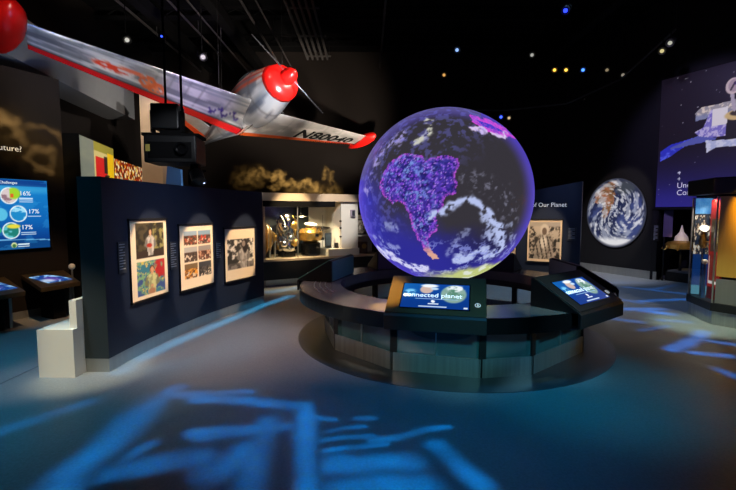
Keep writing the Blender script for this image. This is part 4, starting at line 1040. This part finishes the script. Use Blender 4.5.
FIX = [((3.979, 9.0, 5.848), (40, 60, 255), 5, 'deep blue ceiling spotlight, highest of all, above the far right of the globe'),
       ((2.207, 11.0, 5.805), (150, 190, 255), 2, 'pale blue ceiling spotlight high above the globe'),
       ((5.273, 12.5, 5.803), (255, 190, 70), 4, 'warm yellow ceiling spotlight, left one of the lit row of three'),
       ((5.598, 12.5, 5.803), (255, 200, 80), 4, 'warm yellow ceiling spotlight, middle one of the lit row of three'),
       ((6.079, 12.5, 5.803), (70, 130, 255), 5, 'bright blue ceiling spotlight, right one of the lit row of three'),
       ((6.757, 12.5, 5.803), (200, 180, 140), .8, 'dim ceiling spotlight just right of the lit row of three'),
       ((6.927, 12.0, 5.511), (200, 190, 170), .8, 'dim low ceiling spotlight right of the lit row of three'),
       ((6.628, 10.0, 5.419), (230, 215, 150), 1.5, 'soft yellow ceiling spotlight left of the rover mural, lower of two'),
       ((6.527, 9.6, 5.442), (220, 220, 200), 1.2, 'soft white ceiling spotlight left of the rover mural, upper of two'),
       ((6.691, 13.5, 5.228), (230, 220, 210), 1.5, 'white ceiling spotlight aimed down above the round Earth picture'),
       ((4.255, 11.5, 5.861), (220, 220, 210), 1., 'whitish ceiling spotlight between the globe and the yellow pair'),
       ((2.237, 13.0, 5.82), (255, 190, 100), 1.5, 'small amber ceiling spotlight straight above the globe'),
       ((4.185, 13.8, 4.781), (60, 90, 255), 5, 'small blue ceiling spotlight low beside the top of the globe'),
       ((4.438, 13.8, 4.75), (240, 210, 160), 1.5, 'small warm ceiling spotlight low right of the blue one near the globe top'),
       ((-4.88, 9.0, 5.273), (220, 220, 210), 1.2, 'whitish ceiling spotlight above the right wing, left of the projector poles'),
       ((-3.351, 9.0, 4.939), (200, 200, 195), .8, 'whitish ceiling spotlight between the projector poles and the aeroplane nose')]
for loc, cc, s, lab in FIX:
    L = V3(loc); d = (V3((0.6, 3.0, .5)) - L).normalized()
    t = thing('ceiling_spotlight', L, lab, 'spotlight', group='spotlights under the ceiling')
    cn = obj('can', lathe(B(), L - d * .2, d, [(.03, 0), (.065, .03), (.075, .2), (.085, .22), (.08, .225), (.06, .2)], 18), M_black, t)
    obj('lens', lathe(B(), L + d * .0, d, [(.042, 0), (.042, .006)], 16), lensmat('lens_glow', cc, s * .55), cn)
    bm = B(); up = L - d * .1; tube(bm, (up.x, up.y, up.z + .06), (up.x, up.y, CEIL), .01, seg=6); fbox(bm, Fr((up.x, up.y, up.z), (d.y, -d.x, 0)), -.09, .09, .06, .075, -.012, .012)
    for s_ in (-1, 1): fbox(bm, Fr((up.x, up.y, up.z), (d.y, -d.x, 0)), s_ * .088 - .006, s_ * .088 + .006, -.03, .07, -.012, .012)
    obj('yoke', bm, M_matte, t)
t = thing('pole_light', (-3.04, 6.62, 5.0), 'small blue lamp clamped on the left projector pole', 'lamp')
obj('housing', lathe(B(), (-3.04, 6.62, 4.42), (.1, -.6, -.3), [(.03, 0), (.05, .05), (.05, .12)], 14), M_black, t); obj('lens', ball(B(), (-3.028, 6.54, 4.38), .035, 10), lensmat('blue_pole_lens', (50, 80, 255), 3), t)
t = thing('lighting_pipe', (5, 12.4, 5), 'long thin curved lighting pipe under the ceiling behind the globe', 'pipe')
PTS = [(1.846, 12.6, 4.71), (3.93, 12.6, 4.71), (5.62, 12.4, 4.85), (6.87, 12, 5.4), (7.26, 10.5, 6.1)]
obj('pipe', path(B(), PTS, .022), mat('dull_pipe', rgb(60, 60, 64), .5), t)
for p in PTS[1:]: obj('hanger', tube(B(), p, (p[0], p[1], CEIL), .006, seg=5), M_black, t)
t = thing('ceiling_grille', (-1.6, 12, 6.7), 'slatted grey ceiling grille up above the aeroplane nose', 'grille')
bm = B()
for i in range(5): box(bm, -1.98 + i * .16, -1.93 + i * .16, 9.2, 14.4, 6.72, 6.8)
for y in (9.3, 11, 12.7, 14.3): box(bm, -2.0, -1.2, y, y + .05, 6.8, 6.84)
obj('slats', bm, mat('grille_grey', rgb(70, 68, 66), .6), t)
for y in (9.3, 14.3):
    for x in (-1.95, -1.25): obj('hanger', tube(B(), (x, y, 6.84), (x, y, CEIL), .008, seg=5), M_black, t)

# ================================================================== display case at the back
FC = Fr((-2.5, 10.25, 0), (2.23, 1.25, 0))
t = thing('back_display_case', FC.p(1.2, 0), 'long display case with beige header and black canopy at the back left of the globe', 'display case')
obj('kick_plate', fbox(B(), FC, .05, 3.3, 0, .15, -1.2, -.04), M_steel, t)
obj('plinth', fbox(B(), FC, 0, 3.35, .15, .60, -1.25, 0), M_black, t)
obj('deck', fbox(B(), FC, 0, 3.35, .60, .657, -1.25, .02), M_beige, t)
obj('end_panel', fbox(B(), FC, .0, .05, .66, 2.07, -1.25, 0), M_beige, t)
obj('pilaster', fbox(B(), FC, .05, .17, .66, 1.9, -1.2, -1.05), M_beige, t)
obj('back_panel', fbox(B(), FC, .17, 1.62, .66, 2.0, -1.25, -1.2), mat('teal_black_back', rgb(16, 34, 40), .5), t)
obj('canopy', fbox(B(), FC, 0, 1.88, 1.93, 2.07, -1.2, .03), M_matte, t)
obj('header', fbox(B(), FC, -.02, 2.62, 2.07, 2.26, -1.25, 0), M_beige, t)
obj('white_panel', fbox(B(), FC, 1.62, 2.62, .66, 2.07, -1.25, -1.15), M_white, t)
obj('white_side_wall', fbox(B(), FC, 2.12, 2.62, .66, 2.07, -1.15, -.12), M_white, t)
obj('white_counter', fbox(B(), FC, 1.70, 2.6, .657, .837, -1.1, -.0), M_white, t)
obj('mullion', fbox(B(), FC, .86, .88, .66, 1.93, -.02, 0), M_steel, t)
obj('glass_front', fbox(B(), FC, .05, 1.86, .66, 1.93, -.012, -.006), M_glass, t)
# things in it
def cthing(name, s, z, c, label, cat): return thing(name, FC.p(s, z, c), label, cat)
t = cthing('engine_nozzle', .3, .66, -.5, 'gold bell-shaped engine nozzle lying at the left end of the back display case', 'engine nozzle')
bm = lathe(B(), FC.p(.13, 1.15, -.52), FC.u, [(.44, 0), (.42, .05), (.33, .13), (.22, .2), (.13, .26), (.09, .3), (.11, .34), (.07, .34), (.2, .22), (.4, .02)], 36); obj('bell', bm, M_brass, t, True)
bm = B()
for d in (.03, .14): path(bm, [FC.p(.13 + d, 1.15 + (.445 - d * .75) * math.sin(2 * PI * i / 28), -.52 + (.445 - d * .75) * math.cos(2 * PI * i / 28)) for i in range(29)], .014, 6)
obj('hoop', bm, M_chrome, t)
obj('cradle', fbox(fbox(B(), FC, .2, .24, .66, .85, -.7, -.2), FC, .40, .43, .66, 1.08, -.5, -.4), M_steel, t)
t = cthing('rocket_engine', .7, .66, -.5, 'silver engine tangled with pipes and tanks in the middle of the back display case', 'engine')
obj('core', lathe(B(), FC.p(.76, .80, -.5), (0, 0, 1), [(.22, 0), (.25, .1), (.2, .26), (.17, .34), (.23, .42), (.25, .74), (.2, .9), (.08, .97)], 28), M_chrome, t, True)
obj('stand', fbox(B(), FC, .56, .92, .66, .80, -.66, -.34), M_blackgloss, t)
for i, (s, z, c, r) in enumerate(((.62, 1.4, -.28, .11), (.88, 1.46, -.3, .1), (.74, 1.14, -.22, .09), (.9, 1.02, -.3, .1), (.6, 1.0, -.28, .1))): obj('tank', ball(B(), FC.p(s, z, c), r, 18), M_gold if i % 2 else M_chrome, t, True)
rnd = random.Random(3)
for k in range(14):
    a0 = rnd.uniform(0, 6.28); pts = []
    for q in range(7): pts.append(FC.p(.76 + (.235 + .04 * math.sin(q * 1.7 + k)) * math.cos(a0 + q * .35),   .84 + q * .145, -.5 + (.235 + .04 * math.sin(q * 1.7 + k)) * math.sin(a0 + q * .35)))
    obj('pipe', path(B(), pts, .012 + .006 * (k % 2), 7), (M_chrome, M_brass, M_steel)[k % 3], t, True)
t = cthing('foil_satellite', 1.25, .66, -.5, 'squat gold foil satellite on a black drum, right of the silver engine', 'satellite')
obj('drum', lathe(B(), FC.p(1.40, .66, -.5), (0, 0, 1), [(.24, 0), (.26, .04), (.26, .32), (.2, .36)], 28), M_blackgloss, t)
bm = lathe(B(), FC.p(1.40, 1.02, -.5), (0, 0, 1), [(.16, 0), (.3, .05), (.32, .24), (.24, .33), (.12, .37)], 10); 
bmesh.ops.subdivide_edges(bm, edges=bm.edges[:], cuts=2)
for v in bm.verts: v.co += V3((rnd.uniform(-1, 1), rnd.uniform(-1, 1), rnd.uniform(-1, 1))) * .018
obj('foil_body', bm, M_gold, t)
for i in range(9):
    an = rnd.uniform(0, 6.28); z_ = rnd.uniform(1.0, 1.36); rr_ = .3 if z_ < 1.25 else .24; q = Fr(FC.p(1.40 + rr_ * math.cos(an), z_, -.5 + rr_ * math.sin(an)), (math.cos(an + .6), math.sin(an + .6), 0)); w_ = rnd.uniform(.03, .06)
    obj('instrument_box', fbox(B(), q, -w_, w_, -.04, .04, -w_, w_), (M_chrome, M_black, M_brass)[i % 3], t, bev=.006)

for i in range(6):
    an = i * PI / 3 + .3; obj('antenna', tube(B(), FC.p(1.40 + .24 * math.cos(an), 1.2, -.5 + .24 * math.sin(an)), FC.p(1.40 + .34 * math.cos(an), 1.34 + .08 * (i % 2), -.5 + .34 * math.sin(an)), .012, .02, 6), M_chrome, t)
obj('dish', lathe(B(), FC.p(1.40, 1.39, -.5), (.1, -.2, 1), [(.03, 0), (.1, .03), (.16, .08), (.17, .1)], 20), M_white, t)
t = cthing('hanging_probe', 1.35, 1.6, -.5, 'tiny white probe model hanging under the black canopy of the back case', 'model')
obj('body', fbox(B(), FC, 1.08, 1.18, 1.66, 1.7, -.5, -.44), M_white, t); obj('wing_panel', fbox(fbox(B(), FC, 0.98, 1.08, 1.675, 1.685, -.5, -.44), FC, 1.18, 1.28, 1.675, 1.685, -.5, -.44), M_steel, t); obj('wire', tube(B(), FC.p(1.13, 1.7, -.47), FC.p(1.13, 1.925, -.47), .004, seg=5), M_steel, t)
t = cthing('dish_antenna', 1.85, .84, -.9, 'thin dark dish antenna on a stem before the white panel of the back case', 'antenna')
bm = B(); lathe(bm, FC.p(1.9, 1.32, -.85), (.1, -.1, 1), [(.02, 0), (.12, .012), (.2, .05), (.21, .06), (.12, .03)], 24); obj('dish', bm, M_black, t, True); obj('stem', tube(tube(B(), FC.p(1.9, .84, -.85), FC.p(1.9, 1.32, -.85), .008), FC.p(1.9, 1.33, -.85), FC.p(1.9, 1.72, -.85), .006), M_grey, t)
t = cthing('dark_monitor', 1.85, .84, -.5, 'dark rounded monitor standing on the white counter of the back case', 'monitor')
obj('case', fbox(B(), FC, 1.80, 2.0, .86, 1.24, -.5, -.45), M_caption, t, bev=.03); obj('foot', fbox(B(), FC, 1.83, 1.97, .84, .87, -.56, -.4), M_black, t); obj('glass', fbox(B(), FC, 1.82, 1.98, .9, 1.2, -.45, -.447), mat('grey_glass', rgb(88, 98, 104), .2), t)
t = cthing('small_camera', 2.08, .84, -.3, 'small black box instrument on the white counter, right of the dark monitor', 'instrument')
obj('body', fbox(B(), FC, 2.02, 2.10, .85, .98, -.36, -.26), M_black, t, bev=.01); obj('foot', fbox(B(), FC, 2.01, 2.11, .84, .855, -.4, -.22), M_matte, t)
t = cthing('hanging_mobile', 2.05, 1.0, -.2, 'row of small dark parts strung on a vertical wire before the white wall', 'mobile')
obj('wire', tube(B(), FC.p(2.07, .842, -.06), FC.p(2.07, 1.925, -.06), .005, seg=6), M_grey, t)
for z in (1.15, 1.38, 1.56): obj('bead', ball(B(), FC.p(2.07, z, -.06), .03, 10, (1.2, 1, .9)), M_black, t)
t = cthing('wall_speaker', 2.45, 1.75, -.1, 'small lilac-grey speaker box on the white side wall of the back case', 'speaker')
obj('box', fbox(B(), FC, 2.38, 2.5, 1.68, 1.86, -.12, -.03), mat('lilac_grey', rgb(150, 140, 160), .5), t, bev=.01); obj('grille', fbox(B(), FC, 2.4, 2.48, 1.7, 1.84, -.03, -.027), M_caption, t)
t = cthing('shelf_panel', 3.0, .66, -.6, 'dark backing panel on the deck end beside the globe', 'panel')
obj('panel', fbox(B(), FC, 2.64, 3.33, .66, 1.72, -.66, -.6), M_beige, t); obj('shelf', fbox(B(), FC, 2.64, 3.33, 1.13, 1.157, -.6, -.3), M_white, t)
t = cthing('small_framed_photo', 2.95, 1.16, -.5, 'small framed photo standing on the white shelf beside the globe', 'framed photo')
obj('frame', fbox(B(), FC, 2.72, 3.1, 1.16, 1.6, -.58, -.54), M_black, t); pic('print', FC, 2.75, 3.07, 1.2, 1.57, -.538, 20, 20, ph_veil, M_print, t)
t = cthing('brown_instrument', 2.9, .66, -.3, 'brown instrument with round dial below the white shelf beside the globe', 'instrument')
obj('body', fbox(B(), FC, 2.76, 3.0, .662, .98, -.45, -.25), mat('brown_case', rgb(84, 52, 40), .4), t, bev=.02); obj('dial', lathe(B(), FC.p(2.88, .86, -.25), FC.n, [(.07, 0), (.07, .02), (.05, .025)], 20), M_brass, t)
STROKES_A = [(-2.02, 2.56, -2.04, 3.9, 0.22, 0.8), (-2.1, 3.52, -1.95, 4.29, 0.16, 0.7), (-3.02, 3.4, -2.64, 3.96, 0.14, 0.5), (-2.01, 3.66, -2.09, 4.0, 0.2, 0.5), (-1.99, 4.12, -1.23, 4.16, 0.13, 0.8), (-1.63, 4.05, -0.69, 3.88, 0.13, 1.0), (-1.42, 3.37, -0.7, 3.5, 0.13, 0.8), (-1.78, 2.86, -1.24, 3.04, 0.16, 0.7), (-1.33, 3.28, -0.71, 3.47, 0.1, 0.7), (-1.07, 2.88, -0.9, 3.13, 0.2, 0.7), (-0.6, 3.9, -0.38, 2.56, 0.12, 1.0), (-0.85, 3.6, -0.8, 2.56, 0.15, 0.6), (-0.34, 3.4, -0.04, 3.5, 0.05, 0.9), (-0.36, 3.25, 0.03, 3.34, 0.05, 0.8), (-0.3, 3.11, 0.13, 3.22, 0.05, 0.9), (-0.23, 2.93, 0.27, 2.98, 0.17, 1.0), (-0.18, 2.66, 0.34, 2.7, 0.2, 1.0), (0.02, 3.26, 0.64, 3.47, 0.06, 0.9), (-0.11, 3.64, 0.06, 3.66, 0.06, 0.8), (0.53, 3.2, 0.75, 2.73, 0.12, 1.0), (-0.6, 3.7, -0.33, 3.6, 0.06, 0.8), (-2.0, 2.66, -1.95, 3.0, 0.12, 0.6), (-1.69, 3.2, -1.8, 2.88, 0.1, 0.5)]
STROKES_B = [(4.67, 7.89, 5.47, 7.89, 0.13, 0.8), (5.07, 7.73, 5.31, 7.5, 0.16, 1.0), (6.23, 10.24, 7.0, 9.36, 0.12, 0.5), (5.54, 8.61, 6.6, 8.81, 0.12, 0.7), (3.99, 5.5, 5.07, 6.35, 0.12, 0.9), (4.19, 5.38, 4.49, 5.27, 0.1, 1.0), (4.75, 5.94, 5.01, 5.72, 0.08, 0.9), (5.14, 9.02, 5.4, 8.42, 0.1, 0.5), (6.61, 8.71, 7.05, 8.14, 0.1, 0.4), (5.98, 10.98, 7.42, 10.83, 0.2, 0.4), (3.96, 7.35, 4.46, 6.94, 0.1, 0.5), (4.02, 4.79, 4.05, 4.55, 0.1, 0.5), (4.16, 6.46, 4.75, 6.69, 0.08, 0.4), (6.53, 9.84, 8.3, 10.98, 0.1, 0.4), (4.88, 7.07, 5.22, 6.94, 0.1, 0.6)]
STROKES_C = [(-2.8, 4.73, -2.79, 5.14, 0.14, 0.5), (-2.79, 5.14, -2.71, 5.65, 0.14, 0.8), (-2.71, 5.65, -2.53, 6.35, 0.14, 0.8), (-2.53, 6.35, -2.32, 7.1, 0.14, 0.8), (-2.32, 7.1, -2.04, 8.14, 0.14, 0.8), (-2.04, 8.14, -1.68, 9.13, 0.14, 0.8), (-2.21, 9.59, -1.42, 10.38, 0.2, 0.6)]
# ================================================================== lamps
# picture lights on the prints
for (x, y, z), e in (((-2.83, 5.55, 1.2), 1), ((-2.64, 6.62, 1.12), 1.15), ((-2.3, 7.72, 1.05), 1.15)):
    spot('print_spot', (x + 2.4, y + .5, 4.0), (x, y, z), 330 * e, (255, 220, 178), 15.5, .3, .03)
spot('print_spot', (3.2, 8.3, 4.6), (4.27, 10.38, 1.1), 330, (255, 222, 180), 17, .5, .04)
spot('print_spot', (2.6, 8.9, 4.6), (3.4, 10.9, 1.1), 240, (255, 216, 176), 16, .5, .04)
# round earth, mural
spot('earth_spot', (4.6, 9.4, 5.5), (7.1, 12.4, 1.8), 170, (255, 240, 225), 24, .3, .05)
spot('mural_spot', (4.4, 7.4, 6.0), (7.9, 10.4, 3.6), 260, (205, 190, 255), 44, .6, .1)
spot('baseboard_spot', (4.6, 10.2, 6), (6.3, 12.4, 0), 420, (225, 225, 235), 40, .8, .1)
# exhibit wall, pillar, blue panel
spot('exhibit_spot', (-4.2, 8.2, 5.6), (-5.7, 9.3, 2.7), 150, (255, 225, 160), 40, .6, .1)
spot('pillar_spot', (-3.8, 9.0, 6.6), (-5.4, 11, 3.2), 200, (255, 225, 200), 36, .6, .1)
spot('bulkhead_spot', (-4.3, 6.5, 2.9), (-6.1, 9.2, 4.9), 45, (240, 235, 230), 80, 1, .2)
spot('kiosk_spot', (-3.2, 4.6, 4.6), (-5.4, 7.2, .65), 190, (255, 205, 150), 23, .8, .05)
# aeroplane: unseen lamps added to brighten it
spot('plane_fill', (-.6, 6.2, 2.3), (-3.0, 9.6, 4.3), 420, (255, 240, 225), 50, .7, .15)
spot('plane_fill', (1.2, 8.6, 5.8), (-2.2, 10.0, 4.4), 420, (255, 246, 236), 46, .7, .15)
spot('plane_wing_fill', (-3.4, 5.0, 2.6), (-4.9, 7.4, 4.5), 60, (120, 170, 255), 40, .8, .1)  # blue lamp added to stand for a reflection on the wing
spot('plane_wing_fill', (-2.0, 6.8, 2.7), (-3.4, 8.9, 4.2), 170, (165, 145, 255), 34, .8, .1)  # purple lamp added for the wing's coloured reflection
spot('plane_wing_fill', (-3.6, 6.2, 2.4), (-4.2, 8.1, 4.35), 70, (255, 245, 235), 44, .8, .1)
spot('plane_left_fill', (.2, 9.0, 2.6), (-.9, 12.3, 4.0), 420, (255, 236, 215), 50, .7, .1)
spot('tank_spot', (-3.2, 4.4, 4.6), (-5.4, 6.8, 4.6), 60, (255, 225, 215), 40, .7, .1)
spot('fuselage_fill', (-3.4, 6.6, 6.2), (-2.3, 10.0, 4.6), 200, (255, 235, 225), 24, .7, .06)
spot('fuselage_fill', (-.6, 7.2, 3.6), (-2.0, 9.7, 4.4), 300, (225, 235, 255), 26, .7, .06)
spot('plane_left_fill', (1.9, 11.8, 2.4), (-.5, 12.9, 4.0), 300, (255, 238, 220), 44, .8, .1)
spot('belly_fill', (-2.6, 7.8, 2.3), (-3.3, 10.7, 3.8), 330, (255, 246, 235), 26, .8, .1)  # lamp added below the plane to brighten its belly
# back display case
spot('case_spot', (-.9, 8.9, 3.6), tuple(FC.p(.75, 1.1, -.5)), 260, (255, 226, 180), 30, .6, .05)
spot('case_inner_spot', tuple(FC.p(.7, 1.9, -.3)), tuple(FC.p(.6, .8, -.6)), 45, (255, 222, 170), 120, .6, .03)
spot('case_inner_spot', tuple(FC.p(1.3, 1.9, -.3)), tuple(FC.p(1.4, .8, -.6)), 40, (255, 222, 170), 120, .6, .03)
spot('case_white_spot', (-.3, 8.4, 3.4), tuple(FC.p(2.2, 1.4, -.7)), 170, (255, 246, 236), 24, .6, .05)
spot('header_spot', (-1.0, 8.6, 5.0), tuple(FC.p(1.2, 2.15, 0)), 60, (255, 226, 200), 36, .8, .05)
# right glass case
spot('octagon_spot', (5.70, 7.12, 2.03), (5.70, 7.2, .5), 20, (255, 236, 210), 140, .6, .03)
spot('gold_spot', (5.25, 6.2, 2.35), (5.8, 6.4, 1.85), 40, (255, 190, 30), 60, .8, .03)
spot('gold_spot', (4.9, 5.4, 3.4), (5.8, 6.3, 1.3), 80, (255, 215, 130), 30, .8, .03)
spot('recess_spot', (6.8, 9.5, 1.8), (8.4, 11.1, .9), 22, (255, 226, 170), 30, .6, .03)
spot('skirt_spot', (4.2, 5.4, 4.0), (5.3, 6.7, .1), 200, (225, 255, 225), 24, .9, .05)
# counter
spot('counter_spot', (-1.2, 3.0, 5.2), (.05, 4.95, .75), 420, (255, 222, 195), 13, .8, .04)
spot('console_spot', (.0, 2.6, 5.2), (.235, 4.61, .93), 1600, (255, 196, 84), 6.5, .8, .03)
spot('counter_spot', (-2.4, 8.6, 5.0), (-.7, 6.6, .75), 85, (235, 225, 230), 20, .8, .04)
spot('counter_spot', (3.2, 2.8, 5.2), (2.0, 4.7, .75), 160, (220, 245, 215), 13, .8, .04)  # greenish lamp added to stand for a reflection on the worktop
spot('base_fill', (-2.2, .2, 3.2), (-.1, 5.15, .42), 140, (250, 215, 190), 17, .9, .06)  # unseen low lamps added to brighten the counter's base
spot('base_fill', (1.4, -.6, 3.0), (.9, 4.6, .42), 250, (130, 220, 228), 16, .9, .06)
spot('base_fill', (4.4, .6, 3.0), (2.1, 4.85, .42), 220, (130, 205, 232), 17, .9, .06)
spot('partition_glow', (3.9, 8.6, 4.2), (4.55, 10.2, 2.2), 22, (190, 210, 255), 22, .8, .04)
spot('partition_end_spot', (-3.0, 2.4, 4.6), (-3.08, 4.66, .1), 200, (255, 240, 190), 16, .8, .04)
spot('bench_spot', (-4.6, 1.6, 4.0), (-3.45, 4.6, .4), 95, (255, 240, 230), 22, .8, .04)
spot('kick_spot', (-.4, 4.6, 5.2), (-2.8, 6.2, .08), 150, (140, 200, 235), 40, .9, .06)
# floor washes
spot('floor_warm_wash', (-1.0, 4.6, 6.8), (-2.0, 5.8, 0), 320, (236, 196, 184), 35, 1, .2)
spot('floor_teal_wash', (1.2, 2.6, 6.8), (.5, 4.2, 0), 290, (0, 118, 185), 42, 1, .2)
spot('floor_teal_pool', (2.4, 3.0, 6.5), (2.3, 4.3, 0), 210, (20, 165, 205), 26, 1, .2)
spot('floor_left_wash', (-4.6, 3.4, 6.5), (-4.0, 4.4, 0), 380, (40, 150, 190), 54, 1, .2)
spot('floor_back_wash', (4.2, 8.6, 6.8), (5.4, 9.6, 0), 340, (110, 140, 180), 56, 1, .2)
spot('floor_rear_wash', (1.6, 10.6, 6.6), (2.2, 9.3, 0), 260, (130, 185, 220), 40, 1, .2)
# pattern projectors
g1 = spot('pattern_projector', (-1.0, 2.6, 6.9), (-1.0, 2.6, 0), 2300, (0, 110, 195), 75, .5, .02)
gobo_strokes(g1, 6.9, STROKES_A, .1, 1.6, 1.15, .7)
g2 = spot('pattern_projector', (4.8, 6.8, 6.9), (4.8, 6.8, 0), 2300, (20, 115, 220), 75, .5, .02)
gobo_strokes(g2, 6.9, STROKES_B, .08, 1.6, 1.4, .6)
g3 = spot('edge_projector', (.8, 6.2, 6.9), (.8, 6.2, 0), 1900, (60, 180, 235), 80, .3, .02)
gobo_strokes(g3, 6.9, STROKES_C, .03, 1., 1.3, .3)
g4 = spot('cloud_projector', (-1.7, 8.2, 3.1), (-2.2, 14.98, 2.95), 15000, (255, 208, 115), 44, .6, .02)
BK = [(-4.1, 3.03), (-3.6, 3.16), (-3.3, 2.98), (-3.0, 3.16), (-3.0, 2.86), (-2.7, 2.78), (-2.35, 2.74), (-2.1, 2.86), (-1.8, 2.62), (-1.55, 2.55)]
SB = [(BK[i][0] + 2.2, BK[i][1] - 2.95, BK[i + 1][0] + 2.2, BK[i + 1][1] - 2.95, .16, 1. if 1 < i < 8 else .5) for i in range(len(BK) - 1)]
SB += [(.7, .05, .75, .3, .12, .6), (.9, -.1, .95, .2, .1, .4), (-1.1, -.3, -.9, -.25, .14, .5), (-2.2, .0, -1.6, .1, .4, .25), (-.4, -.35, 1.0, -.5, .35, .3)]
gobo_strokes(g4, 6.8, SB, .22, 4.5, 1.25, .95, True, 6.)
g5 = spot('cloud_projector', (-2.0, 4.6, 4.0), (-5.70, 7.46, 2.95), 3200, (255, 210, 130), 40, .6, .02)
LK = [((.2, 3.3), (.37, 3.26), .13, 1.), ((.37, 3.26), (.42, 3.08), .11, .7), ((.42, 3.1), (.5, 2.95), .1, .5), ((.45, 3.2), (.6, 3.24), .08, .4), ((.6, 3.24), (.83, 3.29), .05, .5), ((.83, 3.29), (1.02, 3.19), .05, .5), ((1.02, 3.19), (1.08, 3.05), .05, .4), ((.62, 2.87), (.52, 2.72), .06, .5), ((.52, 2.72), (.68, 2.58), .06, .5), ((.68, 2.58), (.88, 2.55), .07, .6), ((.88, 2.55), (.94, 2.88), .07, .4), ((.78, 2.88), (.66, 2.9), .09, .6), ((.8, 2.88), (.9, 2.9), .08, .6), ((.3, 3.1), (.9, 2.8), .4, .14)]
gobo_strokes(g5, 4.79, [(a[0] - .65, a[1] - 2.95, b[0] - .65, b[1] - 2.95, w_, g_) for a, b, w_, g_ in LK], .09, 7., 1.6, .6, True, 6.)
spot('projector_fill', (-1.6, 4.6, 3.4), (-2.95, 6.6, 2.85), 45, (220, 225, 235), 24, .8, .05)  # dim unseen lamp added to brighten the hanging projector
